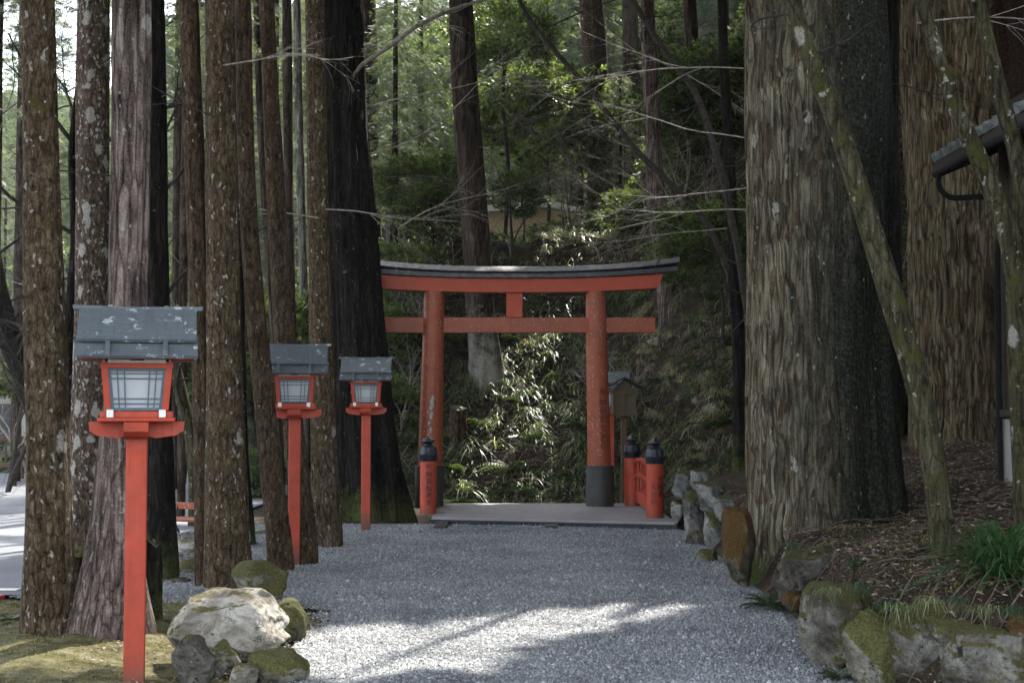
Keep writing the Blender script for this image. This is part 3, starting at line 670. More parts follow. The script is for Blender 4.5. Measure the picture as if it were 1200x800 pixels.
# trees of the same wood standing just outside the picture, whose crowns shade the path
OUT = [(6.2, 9.5, 'bark_brown2'), (8.6, 13., 'bark_brown2'), (9.4, 18., 'bark_far'), (5.2, 22.5, 'bark_far'), (-6.2, 8.2, 'bark_brown'), (3.9, 4.4, 'bark_brown2'), (8.2, 5.6, 'bark_brown2'), (12.2, 9.5, 'bark_far'), (12.5, 15.5, 'bark_far'), (7.5, 26, 'bark_far'), (12.2, 21.5, 'bark_far'), (-4.4, 4.2, 'bark_brown')]
LAB = ['tall cedar on the right bank outside the picture', ]
for i, (x, y, m) in enumerate(OUT):
    z = float(H(x, y)); root = empty('cedar_tree', (x, y, z), 'tall brown cedar outside the picture, ' + ['on the bank by the shrine roof', 'beyond the shrine roof', 'far up the right slope', 'behind the dark trunk of the right bank', 'left of the front lantern', 'right of the camera', 'right of the camera, farther up the bank', 'high on the right bank', 'high on the right slope', 'on the slope behind the second giant cedar', 'on the upper right slope', 'left of the camera'][i], 'tree', 'cedars around the path')
    P_ = np.array([(0,0,-.5), (0,0,0), (.1,0,4.), (.1,.1,9.), (0,.1,14.5 - z)])
    V, F = tube(P_, [.26,.26,.21,.17,.08], 24, 60, seed=i, flare=.3, deep=.012); mk('trunk', V, F, M[m], root)
    add_crown(root, P_, np.array([x, y, z]), 2900, 4.3, 6, 150 + i, sc=.56, z0=8.6 + (y > 20) * 3)
# ------------------------------------------------------------ crowns seen in the picture
NB = [conifer_crown(4300, 8.5, 2.7, 201, .36), conifer_crown(4000, 7.5, 2.3, 202, .30), conifer_crown(4700, 9.5, 3.2, 203, .40, levels=30)]
BB = [broad_crown(3600, 1.5, 1.9, 211, .17), broad_crown(2600, 1.2, 1.2, 212, .16, clumps=18), broad_crown(4200, 1.9, 1.6, 213, .22, clumps=34)]
def crownmesh(name, VF, m):
    o = mk(name, *VF, m, smooth=False); me = o.data; bpy.data.objects.remove(o); return me
NM = [crownmesh('conifer_crown', v, M[k]) for v, k in zip(NB, ('conifer', 'conifer_blue', 'conifer'))]
BM = [crownmesh('broadleaf_crown', v, M['broad']) for v in BB]
def stem(pts, rad, m, root, seg=8, n=18, name='trunk'):
    V, F = tube(pts, rad, seg, n, rough=.01, seed=int(abs(pts[-1][2]) * 100)); return mk(name, V, F, m, root)
def conifer(x, y, s, z0, k, label, group, rz=0., flat=1.):
    """z0: height of the lowest boughs above its foot"""
    z = float(H(x, y)); root = empty('conifer_tree', (x, y, z), label, 'tree', group)
    top = z0 + 8.5 * s * flat; stem([(0,0,-.3), (0,0,z0), (0,0,top)], [.13*s, .11*s, .03], M['bark_far'], root)
    c = bpy.data.objects.new('crown', NM[k]); COL.objects.link(c); c.parent = root; c.location = (0, 0, z0); c.scale = (s, s, s * flat); c.rotation_euler[2] = rz
    return root
def broadleaf(x, y, z0, s, k, label, group=None, rz=0., path=None, wp=None, flat=1.):
    z = float(H(x, y)); root = empty('evergreen_tree', (x, y, z), label, 'tree', group)
    stem([(0,0,-.3), (.1*s,.05,z0*.5), (0,0,z0), (.1,0,z0+.9*s)], [.06*s, .05*s, .04*s, .012], M['twig_dark'], root)
    rs = np.random.RandomState(int(x*10+y*7) % 9999); T = []
    for q in range(5): a = q * 1.3 + rs.uniform(0, 1); T += twigs((0, 0, z0 * rs.uniform(.6, 1.)), (math.cos(a), math.sin(a), .7), 1.1*s, .022*s, 1, rs, 4, kids=4)
    V, F = join(T); mk('branches', V, F, M['twig_dark'], root)
    c = bpy.data.objects.new('crown', BM[k]); COL.objects.link(c); c.parent = root; c.location = (0, 0, z0 + .2); c.scale = (s, s, s*flat); c.rotation_euler[2] = rz
    return root
def px_x(px, Y): return (px - 600) / FPX * Y
def px_z(py, Y): return at(600, py, Y)[2]
# conifers near enough to tell apart (px, Y, py of the lowest boughs, scale, kind)
CONI = [
 (462, 27.5, 250, .62, 1, 'grey green conifer drooping over the left end of the gate roof'),
 (492, 33, 215, .75, 0, 'dark conifer left of the straight trunk behind the gate'),
 (430, 34, 230, .9, 1, 'blue green conifer peeping out right of the huge black cedar'),
 (640, 37, 120, .8, 1, 'grey green conifer hanging above the terrace house'),
 (728, 32, 262, .36, 0, 'low bushy conifer under the brown terrace trunk'),
 (700, 40, 180, .8, 1, 'hazy conifer behind the brown terrace trunk'),
 (786, 46, 150, .8, 1, 'hazy grey conifer behind the reddish trunk'),
 (850, 44, 90, .8, 0, 'dark conifer high on the slope left of the giant cedar'),
 (560, 44, 190, .9, 0, 'far conifer seen right of the straight trunk behind the gate'),
 (-8, 21, 95, .62, 0, 'dark conifer bough mass in the top left corner'),
 (88, 22, 70, .55, 1, 'grey green conifer hanging between the two leftmost trunks'),
 (214, 20, 60, .5, 0, 'dark conifer hanging at the top between the slim brown trunk and the stringy one'),
 (20, 30, 150, .9, 1, 'conifer hanging over the car park behind the leftmost big trunk'),
 (205, 27, 130, .7, 0, 'dark conifer above the front lantern, behind the trunks'),
 (320, 30, 160, .8, 0, 'dark conifer behind the leaning trunks of the middle lantern'),
 (1040, 27, 190, .8, 0, 'black green conifer in the gap between the giant cedars'),
 (1175, 26, 120, .8, 0, 'black green conifer above the shrine roof'),
 (915, 42, 120, .9, 0, 'conifer mostly hidden behind the giant cedar'),
]
for i, (px, Y, py, s, k, lab) in enumerate(CONI):
    x = px_x(px, Y); conifer(x, Y, s, max(.3, px_z(py, Y) - float(H(x, Y))), k, lab, 'conifers around the clearing', rz=i * 1.7)
# evergreen broadleaf shrubs and small trees (px, Y, py centre, scale, kind)
BRO = [
 (590, 30, 90, .85, 0, 'glossy evergreen with sunlit upper leaves right of the straight trunk'),
 (640, 33, 150, .8, 2, 'glossy evergreen with bright yellow green leaves above the terrace house'),
 (505, 27, 235, .5, 2, 'dark glossy evergreen left of the straight trunk, above the gate'),
 (612, 29, 235, .42, 1, 'small evergreen in front of the beige house wall'),
 (470, 26, 330, .5, 1, 'small evergreen at the left end of the gate roof'),
 (455, 25.5, 410, .55, 1, 'bushy evergreen under the left end of the gate beam'),
 (520, 25.5, 400, .26, 1, 'evergreen bush seen between the left pillar and the straight trunk'),
 (738, 28.5, 300, .30, 2, 'evergreen bush above the right pillar of the gate'),
 (690, 27, 350, .2, 1, 'low bush seen between the two beams of the gate'),
 (845, 23, 300, .5, 2, 'evergreen bush beside the thin black trunk on the bank'),
 (470, 24.2, 500, .42, 1, 'evergreen bush between the huge cedar and the left pillar'),
 (460, 40, 140, 1.3, 2, 'far evergreen mass right of the huge black cedar'),
 (615, 46, 60, 1.1, 2, 'far yellow green evergreen high behind the glossy one'),
 (720, 42, 60, 1.3, 0, 'far evergreen crown between the terrace trunks'),
 (800, 28, 240, .6, 1, 'shaded evergreen behind the bare twigs left of the giant cedar'),
 (850, 27, 120, .7, 2, 'shaded evergreen beside the top of the thin black trunk'),
 (18, 28, 430, .6, 1, 'sunlit shrub behind the car park fence'),
 (300, 27, 430, .8, 2, 'shrub behind the foot of the leaning trunks'),
 (215, 29, 480, .7, 1, 'shrub at the back of the car park right of the front lantern'),
 (297, 24.5, 568, .45, 1, 'low green bush on the far side of the car park'),
 (130, 33, 380, 1.1, 0, 'pale leaved tree at the back of the car park behind the front lantern'),
]
for i, (px, Y, py, s, k, lab) in enumerate(BRO):
    x = px_x(px, Y); broadleaf(x, Y, max(.15, px_z(py, Y) - float(H(x, Y))), s, k, lab, 'evergreens around the clearing', rz=i * 2.1)
# the wood behind: crowns one can still tell apart, then one far mass
rs = np.random.RandomState(5)
n = 0
for i in range(64):
    Y = rs.uniform(40, 74); px = -40 + 1280 * ((i * .618) % 1.); x = px_x(px, Y)
    if 565 < px < 600 and i % 2: continue
    s = rs.uniform(.8, 1.35); k = i % 3
    seen = 'left of the leftmost big trunk' if px < 25 else 'between the two leftmost trunks' if px < 130 else 'above the front lantern' if px < 240 else 'behind the leaning trunks' if px < 390 else 'right of the huge black cedar' if px < 530 else 'above the middle of the gate' if px < 640 else 'above the right half of the gate' if px < 760 else 'left of the giant cedar' if px < 880 else 'behind the giant cedar' if px < 1050 else 'behind the second giant cedar'
    lab = ('very far' if Y > 62 else 'distant' if Y > 51 else 'nearer') + ' ' + ('dark' if k == 0 else 'grey green' if k == 1 else 'tall dark') + ' wood conifer, ' + seen
    conifer(x, Y, s, rs.uniform(.2, 2.5), k, lab, 'conifers of the wood behind', rz=rs.uniform(0, 6))
def farwood():
    rs = np.random.RandomState(8); n = 12000; x = rs.uniform(-48, 48, n); y = rs.uniform(64, 105, n)
    z = H(x, y) + rs.uniform(0, 1, n) ** .7 * 9; P = np.stack([x, y, z], -1)
    V, F = scatter(*LEAF3, P, frames(rs.normal(0, 1, (n, 3)), jit=.9), rs.uniform(.7, 1.4, n) * 1.35)
    tag(mk('far_woodland', V, F, M['conifer_blue'], smooth=False), kind='stuff')
farwood()

# ------------------------------------------------------------ stones
def where(px, py):
    row = 'at slope foot' if py > 555 else 'low on slope' if py > 515 else 'below mid slope' if py > 475 else 'mid slope' if py > 435 else 'above mid slope' if py > 395 else 'high on slope' if py > 355 else 'atop slope'
    col = 'left of the left pillar' if px < 492 else 'just right of the left pillar' if px < 550 else 'under gate beam, left part' if px < 600 else 'under gate beam, right part' if px < 645 else 'just left of the right pillar' if px < 690 else 'behind the wooden lantern' if px < 765 else 'right of the wooden lantern' if px < 820 else 'by the thin black trunk'
    return row + ' ' + col
def ico(sub):
    import bmesh
    bm = bmesh.new(); bmesh.ops.create_icosphere(bm, subdivisions=sub, radius=1)
    V = np.array([v.co[:] for v in bm.verts]); F = np.array([[v.index for v in f.verts] for f in bm.faces]); bm.free(); return V, F
ICO = {k: ico(k) for k in (3, 5, 6)}
def rock(px, py_top, py_bot, wpx, m, label, group=None, Y=None, deep=1., seed=1, cuts=9, sub=5, sharp=.80, rz=0., name='stone', dz=0., planes=()):
    """a stone traced by its width and top and bottom rows, resting on the ground at that depth"""
    if Y is None:
        d = ray(px, py_bot); Y = d[1] * (CAMZ - .0) / -d[2]
    zt, zb = at(px, py_top, Y)[2], at(px, py_bot, Y)[2]; wx = wpx / FPX * Y / 2; hz = (zt - zb) / 2 * 1.12
    rs = np.random.RandomState(seed); V, F = ICO[sub]; V = V.copy()
    for c in range(cuts):
        nrm = rs.normal(0, 1, 3); nrm[2] *= .8; nrm /= np.linalg.norm(nrm); off = sharp * rs.uniform(.78, 1.08)
        dd = V @ nrm; k = dd > off; V[k] -= np.outer((dd[k] - off) * .93, nrm)
    for pl, off in planes:
        nrm = np.array(pl, float); nrm /= np.linalg.norm(nrm); dd = V @ nrm; k = dd > off; V[k] -= np.outer((dd[k] - off) * .96, nrm)
    V *= (1 + .12 * fbm(V[:, 0] * 1.3 + seed, V[:, 1] * 1.3, V[:, 2] * 1.3, seed, 3))[:, None]
    V += .04 * np.stack([fbm(V[:,0]*3.5, V[:,1]*3.5, V[:,2]*3.5, seed + q, 6) for q in range(3)], -1)
    V *= (1 - .06 * np.abs(fbm(V[:, 0] * 2.2, V[:, 1] * 2.2, V[:, 2] * 5., seed + 7, 4)))[:, None]
    V *= 1 / np.abs(V).max(0) * np.array([wx, wx * deep, hz]); a = rz; c, s = math.cos(a), math.sin(a)
    V = np.stack([V[:,0]*c - V[:,1]*s, V[:,0]*s + V[:,1]*c, V[:,2]], -1); V[:, 2] -= V[:, 2].min()
    x, y = px_x(px, Y), Y + wx * deep * .8
    o = mk(name, V, F, M[m], loc=(x, y, zb - hz * .12 + dz)); tag(o, label, 'stone', group); return o
GLS = 'boulders beside the front lantern'; GRS = 'stones edging the right side of the path'
rock(262, 684, 785, 152, 'rock_white', 'big whitish boulder with a flat sloping sunlit top, beside the front lantern', GLS, seed=5, cuts=5, sharp=.85, deep=.8, sub=6, planes=(((-.12,-.30,1), .50), ((.15,-1,.25), .62), ((1,-.35,.55), .62), ((-.9,-.3,.4), .74)))
rock(336, 703, 758, 52, 'rock_moss', 'rounded yellow mossy stone at the right end of the big white boulder', GLS, Y=9.25, seed=9, cuts=4, sharp=.9)
rock(305, 660, 706, 76, 'rock_moss', 'dark green mossy stone behind the big white boulder', GLS, Y=10.7, seed=12, cuts=7)
rock(228, 743, 806, 56, 'rock_dark', 'dark upright stone in front of the big white boulder', GLS, Y=7.85, seed=15, cuts=8, deep=.8)
rock(262, 752, 802, 48, 'rock_moss', 'yellow green squarish stone between the dark stone and the round mossy one', GLS, Y=8.15, seed=18, cuts=9)
rock(322, 764, 812, 78, 'rock_moss', 'round mossy stone at the bottom edge with a pale chip on its front', GLS, Y=7.85, seed=21, cuts=3, sharp=.92)
rock(287, 780, 806, 34, 'rock_white', 'small pale stone wedged between two mossy ones at the bottom edge', GLS, Y=7.75, seed=24, cuts=6)
rock(205, 764, 784, 24, 'rock_dark', 'small brown stone at the left foot of the white boulder', GLS, Y=8.9, seed=26, cuts=6)
rock(14, 708, 735, 34, 'rock_moss', 'small mossy stone left of the leftmost big trunk', GLS, Y=10.5, seed=28)
for i, (px, t, b, wp, Y, m, lab) in enumerate([
  (228, 630, 650, 60, 14.8, 'rock_white', 'flat pale stone with dark underside, topmost of the heap by the car park'),
  (232, 644, 662, 56, 13.9, 'rock_grey', 'flat grey stone in the middle of the heap at the edge of the car park'),
  (230, 656, 675, 58, 13.2, 'rock_moss', 'flat mossy stone at the foot of the heap at the edge of the car park'),
  (212, 676, 690, 32, 12.4, 'rock_dark', 'dark little stone on the gravel right of the front lantern post'),
  (308, 622, 634, 40, 17.2, 'rock_moss', 'low mossy kerb stone behind the spotted trunk'),
  (280, 626, 638, 30, 17.0, 'rock_grey', 'low grey kerb stone behind the spotted trunk')]):
    rock(px, t, b, wp, m, lab, 'edging stones by the car park', Y=Y, seed=40 + i, deep=.6, sub=5)
RST = [ # px centre, top, bottom, width, depth, material, label
 (803, 549, 585, 30, 18.2, 'rock_grey', 'pale grey stone nearest the bridge on top of the stone edging'),
 (822, 545, 575, 34, 18.0, 'rock_grey', 'flat pale grey stone second from the bridge on top of the edging'),
 (795, 582, 616, 24, 18.0, 'rock_grey', 'rounded dark grey stone touching the end of the bridge'),
 (812, 566, 640, 30, 16.9, 'rock_grey', 'upright grey stone in the far end of the edging'),
 (833, 560, 600, 40, 16.4, 'rock_grey', 'broad blue grey stone on the upper row of the edging'),
 (818, 620, 646, 30, 16.0, 'rock_dark', 'low rounded stone at the foot of the far edging'),
 (838, 590, 650, 34, 15.2, 'rock_grey', 'blocky grey stone left of the rusty mossy one'),
 (850, 578, 612, 34, 15.0, 'rock_grey', 'grey stone behind the top of the rusty mossy one'),
 (828, 640, 672, 30, 14.2, 'rock_moss', 'low mossy stone at the foot of the rusty one'),
 (868, 580, 694, 44, 12.0, 'rock_rust', 'tall upright stone wrapped in rusty orange moss at the foot of the giant cedar'),
 (938, 636, 712, 84, 10.3, 'rock_dark', 'dark mossy stone between the giant cedar and the lit stone'),
 (926, 690, 716, 30, 10.2, 'rock_rust', 'small brown stone low beside the ferns'),
 (992, 682, 792, 108, 8.3, 'rock_bank', 'big grey stone with sunlit mossy top edge, right of the path'),
 (953, 722, 772, 34, 8.5, 'rock_moss', 'leaning wedge of stone with bright moss along its left edge'),
 (1036, 714, 822, 92, 7.7, 'rock_moss', 'dark mossy stone with an overhang, below the leaning tree'),
 (1082, 704, 820, 84, 7.6, 'rock_bank', 'brown mossy stone with roots draped over it'),
 (1122, 706, 820, 84, 7.55, 'rock_moss', 'rounded moss capped stone left of the white spotted one'),
 (1162, 722, 830, 122, 7.25, 'rock_bank', 'grey stone spotted white with lichen in the lower right corner'),
 (1222, 712, 830, 90, 7.3, 'rock_rust', 'moss covered stone at the right edge of the picture'),
]
for i, (px, t, b, wp, Y, m, lab) in enumerate(RST):
    rock(px, t, b, wp, m, lab, GRS, Y=Y, planes=(((.1,-.1,1), .62), ((-1,-.35,.1), .7), ((.9,-.5,.1), .72)) if 'tall' in lab else (((.1 * (i % 3 - 1), -.15, 1), .55),), seed=70 + i * 3, deep=1.0 if wp < 80 else .75, sub=5 if Y > 11 else 6, cuts=12 if 'moss' not in m else 8, sharp=.70)
# pale stones on the slope
for i, (px, py, wp) in enumerate([(795, 335, 26), (836, 480, 22), (818, 470, 16), (610, 455, 14), (646, 590, 18), (688, 592, 16), (730, 585, 14), (770, 400, 18), (812, 386, 16)]):
    p = hit(px, py); sz = wp / FPX * p[1]; V, F = ICO[3]; V = V * (1 + .25 * fbm(V[:,0]+i, V[:,1], V[:,2], i, 2))[:, None] * np.array([sz/2, sz/2.4, sz/3])
    o = mk('stone', V, F, M['rock_white' if i % 2 else 'rock_grey'], loc=tuple(p)); tag(o, ('pale' if i % 2 else 'grey') + ' weathered stone ' + where(px, py), 'stone', 'stones on the slope')

# ------------------------------------------------------------ stumps
def stump(px, py_t, py_b, wp, Y, m, label, seed, moss=True):
    b = at(px, py_b, Y); r = wp / 2 / FPX * Y; h = (py_b - py_t) / FPX * Y; root = empty('tree_stump', b, label, 'stump')
    V, F = tube([(0,0,-.2), (0,0,0), (0,.02,h*.6), (0,0,h)], [r*1.2, r*1.15, r, r*.95], 60, 60, seed=seed, flare=.35, fh=.25, deep=.03, flute=.25)
    V[:, 2] += .05 * fbm(V[:, 0]*6, V[:, 1]*6, 0, seed, 3) * (V[:, 2] > h*.8); mk('trunk', V, F, M[m], root)
    top = V[-60:]; c = top.mean(0) + [0, 0, .02]; rings = [c + (top - c) * k + [0, 0, .03 * (1-k)] for k in (1., .8, .55, .3)]; W = np.concatenate(rings + [c[None] + [[0,0,.03]]])
    i = np.arange(60); F = [np.stack([i + 60*k, (i+1) % 60 + 60*k, (i+1) % 60 + 60*(k+1), i + 60*(k+1)], -1) for k in range(3)]; F = [np.concatenate(F), np.stack([i+180, (i+1) % 60 + 180, np.full(60, 240)], -1)]
    W[:, 2] += .015 * fbm(W[:,0]*14, W[:,1]*14, 0, seed, 3); mk('cut_top', W, F, M['rock_moss' if moss else 'wood_grey'], root)
stump(95, 646, 735, 34, 10.2, 'bark_brown2', 'mossy topped brown stump between the leftmost trunk and the stringy grey one', 4)
stump(172, 636, 742, 34, 9.9, 'bark_dark', 'dark ragged stump right behind the front lantern post', 6, False)
stump(288, 462, 560, 44, 28, 'bark_pale', 'grey broken tree stump far behind the foot of the leaning trunks', 8, False)
stump(536, 478, 540, 20, 23.9, 'bark_brown2', 'slim brown broken stump on the slope right of the left pillar', 10, False)

# ------------------------------------------------------------ lanterns
def make_lantern(loc, label, group, rz=0.):
    root = empty('lantern', loc, label, 'lantern', group, rz)
    MB().box((0, 0, .68), (.114, .10, 1.46), .006).build('post', M['red_post'], root)
    bo = [(-.255, 1.475), (-.25, 1.425), (-.21, 1.40), (-.10, 1.385), (-.05, 1.40), (.05, 1.40), (.10, 1.385), (.21, 1.40), (.25, 1.425), (.255, 1.475)]
    MB().prism(bo, -.07, .07).build('bracket', M['red_post'], root); MB().prism([(a*.82, b - .002) for a, b in bo], -.065, .065, 'x').build('bracket', M['red_post'], root)
    MB().box((0, 0, 1.487), (.41, .37, .022), .005).build('base_plate', M['red_post'], root)
    for s in (-1, 1):
        bm_ = MB().box((0, s*.145, 1.515), (.385, .035, .036), .004).build('base_beam', M['red_post'], root)
    for s in (-1, 1):
        b = MB().box((s*.137, 0, 1.520), (.034, .355, .040), .003).build('base_beam', M['red_post'], root)
        MB().box((s*.137, -.180, 1.520), (.036, .008, .042), .002).build('end_cap', M['white'], b)
    zb, zt, wb, wt = 1.538, 1.765, .150, .172   # body half widths, bottom and top
    for sx in (-1, 1):
        for sy in (-1, 1):
            MB().add([(sx*wb*a + i*.017, sy*wb*a*.93 + j*.017, z) for z, a in ((zb, 1.), (zt + .035, wt/wb)) for i in (-1, 1) for j in (-1, 1)],
                     [(0,1,3,2), (4,6,7,5), (0,4,5,1), (2,3,7,6), (0,2,6,4), (1,5,7,3)]).build('corner_post', M['red_post'], root)
    for k in range(4):
        rr = Matrix.Rotation(k * math.pi / 2, 4, 'Z'); dy = .93 if k % 2 == 0 else 1.
        hw = 1. if k % 2 == 0 else .93
        f = lambda x, z, d=0.: tuple(rr @ Vector((x * hw, -(wb + (wt - wb) * (z - zb) / (zt - zb)) * dy + d, z)))
        def strip(mb, x0, z0, x1, z1, th, d0=-.004, d1=.006):   # a straight lattice bar in the sloping face
            if abs(x1 - x0) > abs(z1 - z0): q = [(x0, z0-th/2), (x1, z1-th/2), (x1, z1+th/2), (x0, z0+th/2)]
            else: q = [(x0-th/2, z0), (x0+th/2, z0), (x1+th/2, z1), (x1-th/2, z1)]
            mb.add([f(x, z, d0) for x, z in q] + [f(x, z, d1) for x, z in q], [(0,1,2,3), (7,6,5,4), (0,4,5,1), (1,5,6,2), (2,6,7,3), (3,7,4,0)])
        e0, e1 = wb - .018, wt - .019
        p = MB(); q = [(-e0, zb), (e0, zb), (e1, zt), (-e1, zt)]; p.add([f(x, z, .008) for x, z in q] + [f(x, z, .013) for x, z in q], [(0,1,2,3), (7,6,5,4), (0,4,5,1), (1,5,6,2), (2,6,7,3), (3,7,4,0)])
        pane = p.build('pane', M['pane'], root)
        L = MB(); strip(L, -e0+.007, zb, -e1+.007, zt, .015, -.006, .0075); strip(L, e0-.007, zb, e1-.007, zt, .015, -.006, .0075)
        strip(L, -e0, zb+.007, e0, zb+.007, .015, -.0055, .0075); strip(L, -e1, zt-.007, e1, zt-.007, .015, -.0055, .0075)
        for a in (.36, .60):
            for s in (-1, 1): strip(L, s*e0*(a+.08), zb, s*e1*(a+.08), zt, .006, -.003, .0070)
        for zz in (.16, .28, .76, .88): w_ = e0 + (e1-e0)*zz; strip(L, -w_, zb+(zt-zb)*zz, w_, zb+(zt-zb)*zz, .0055, -.0034, .0072)
        L.build('lattice', M['lattice'], pane)
        t = MB(); q = [(-e1, zt+.001), (e1, zt+.001), (e1, zt+.028), (-e1, zt+.028)]; t.add([f(x*1.06, z, -.020) for x, z in q] + [f(x*1.06, z, .012) for x, z in q], [(0,1,2,3), (7,6,5,4), (0,4,5,1), (1,5,6,2), (2,6,7,3), (3,7,4,0)])
        t.build('top_rail', M['red_post'], root)
        u = MB(); q = [(-e1, zt+.030), (e1, zt+.030), (e1, zt+.065), (-e1, zt+.065)]; u.add([f(x, z, -.004) for x, z in q] + [f(x, z, .008) for x, z in q], [(0,1,2,3), (7,6,5,4), (0,4,5,1), (1,5,6,2), (2,6,7,3), (3,7,4,0)])
        up = u.build('upper_panel', M['white'], root)
        if k == 0: MB().box(f(0, zt+.047, -.006), (.075, .006, .010)).build('slot', M['black_cap'], up)
    # roof: two layered boards each side, battens, ridge board
    rf = MB().prism([(-.02, 1.83), (.0, 2.03), (.02, 1.83)], -.29, .29, 'x').build('roof_core', M['wood_grey'], root)
    def slope(s, y0, z0, y1, z1, x, th, nm, mt, lift=0.):
        d = Vector((0, y1 - y0, z1 - z0)).normalized(); nn = Vector((0, -d.z, d.y)); nn = nn if nn.z > 0 else -nn
        V = [Vector((sx * x, yy * s, zz)) for sx in (-1, 1) for yy, zz in ((y0, z0), (y1, z1))]
        N = Vector((0, nn.y * s, nn.z)); W = [v + N * (lift) for v in V] + [v + N * (lift + th) for v in V]
        return MB().add(W, [(0,1,3,2), (4,6,7,5), (0,4,5,1), (2,3,7,6), (0,2,6,4), (1,5,7,3)]).build(nm, mt, root)
    for s in (-1, 1):
        slope(s, -.01, 2.075, -.225, 1.895, .313, .018, 'roof_board', M['roofmetal'], .012)
        slope(s, -.15, 1.925, -.295, 1.815, .320, .018, 'roof_board', M['roofmetal'])
        for xx in (-.150, .150):
            d = Vector((0, -.30*s, -.27)).normalized()
            b = MB(); a0, a1 = Vector((xx, -.005*s, 2.105)), Vector((xx, -.305*s, 1.842)); V = []
            for p in (a0, a1): V += [p + Vector((i*.012, 0, k*.014)) for i in (-1, 1) for k in (-1, 1)]
            b.add(V, [(0,1,3,2), (4,6,7,5), (0,4,5,1), (2,3,7,6), (0,2,6,4), (1,5,7,3)]).build('batten', M['roofmetal'], root)
    MB().prism([(-.350, 2.115), (-.345, 2.092), (.345, 2.092), (.350, 2.115), (.0, 2.108)], -.03, .03).build('ridge_board', M['roofmetal'], root)
    MB().box((0, 0, 1.822), (.60, .42, .016)).build('ceiling_board', M['red_post'], root)
    return root
GLN = 'red lanterns along the path'
L1 = make_lantern((px_x(161.5, 7.88), 7.88, -.04), 'red post lantern nearest the camera, grey roof flecked with white lichen', GLN, R(13))
def more(px, Y, z, lab, rz):
    c = copy_tree(L1); c.location = (px_x(px, Y), Y, z); c.rotation_euler[2] = R(rz); c['label'] = lab; return c
more(346, 13.9, .03, 'red post lantern between the leaning trunks, middle one of the left row', 6)
more(429.5, 17.9, .05, 'red post lantern in front of the huge black cedar, farthest of the left row', 3)
more(445, 24.5, -.22, 'red lantern almost hidden behind the huge black cedar, only its edge showing', 20)
more(716, 23.2, .02, 'red lantern half hidden behind the right pillar of the gate', -8)

# ------------------------------------------------------------ the red gate
TY = 20.8; gx = lambda px: px_x(px, TY); gz = lambda py: at(600, py, TY)[2]
cx = gx(604); G = empty('torii_gate', (cx, TY, .08), 'red wooden shrine gate with black curved roof beam over the end of the bridge', 'gate')
zz = lambda py: gz(py) - .08
def pillar(pb, pt, r0, r1, label):
    xb, xt = gx(pb) - cx, gx(pt) - cx; h = zz(342)
    V, F = tube([(xb, 0, 0), ((xb+xt)/2, 0, h/2), (xt, 0, h)], [r0, (r0+r1)/2, r1], 48, 30)
    p = mk('pillar', V, F, M['red_old'], G); p['label'] = label
    s = MB().lathe([(r0*1.14, 0), (r0*1.14, .60), (r0*1.11, .612), (r0*.9, .612)], (xb + (xt-xb)*.08, 0, 0), 40).build('sleeve', M['sleeve'], p, smooth=True)
    MB().lathe([(r0*1.15+.006, .585), (r0*1.15+.006, .60)], (xb + (xt-xb)*.08, 0, 0), 40).build('band', M['black_cap'], s, smooth=True)
    return p, xb, xt, h
PL = pillar(503, 509, .185, .150, 'left pillar with flaking pale scar'); PR = pillar(703, 698, .180, .145, 'right pillar with a column of dark characters')
hz = zz(372), zz(390)
xl, xr = gx(440) - cx, gx(768) - cx
for a, b in ((-xr, gx(497) - cx), (gx(519) - cx, gx(689) - cx), (gx(709) - cx, xr)):
    MB().box(((a+b)/2, 0, (hz[0]+hz[1])/2), (b-a, .10, hz[0]-hz[1]), .008).build('tie_beam', M['red_old'], G)
MB().box((gx(603)-cx, -.0, (zz(343)+hz[0])/2), ((613-594)/FPX*TY, .13, zz(343)-hz[0]+.0), .006).build('centre_strut', M['red'], G)
def beam(name, x0, x1, zlo, zhi, y0, y1, m, rise, n=40, taper=0., slant=0.):
    """long beam whose ends curve up; profile (lower, upper) heights at the middle"""
    V = []; xs = np.linspace(x0, x1, n)
    for x in xs:
        u = abs(x) / max(abs(x0), abs(x1)); q = rise * u ** 2.6
        for yy, z in ((y0, zlo), (y1, zlo), (y1, zhi), (0., zhi + slant), (y0, zhi)): V.append((x + math.copysign((z - zlo) * .35 * u**6, x), yy, z + q + taper * u**3 * (z > zlo)))
    F = [(i*5+k, i*5+(k+1) % 5, (i+1)*5+(k+1) % 5, (i+1)*5+k) for i in range(n-1) for k in range(5)] + [(4,3,2,1,0), tuple(5*(n-1)+k for k in range(5))]
    return MB().add(V, F).build(name, m, G)
hwr = gx(771) - cx; hwk = gx(794) - cx
beam('lintel', -hwr, hwr, zz(343), zz(327), -.13, .13, M['red'], .065, slant=0)
beam('roof_fascia', -hwk*.985, hwk*.985, zz(327) + .004, zz(321.5), -.22, .22, M['black_cap'], .10, slant=0)
beam('roof_beam', -hwk, hwk, zz(321.5) + .004, zz(320), -.31, .31, M['black_roof'], .14, slant=.10)
def wedge(x, s):
    for e in (-1, 1): MB().box((x + e*.20, 0, hz[0] + .02), (.06, .12, .05), .004).build('wedge', M['red_old'], G)
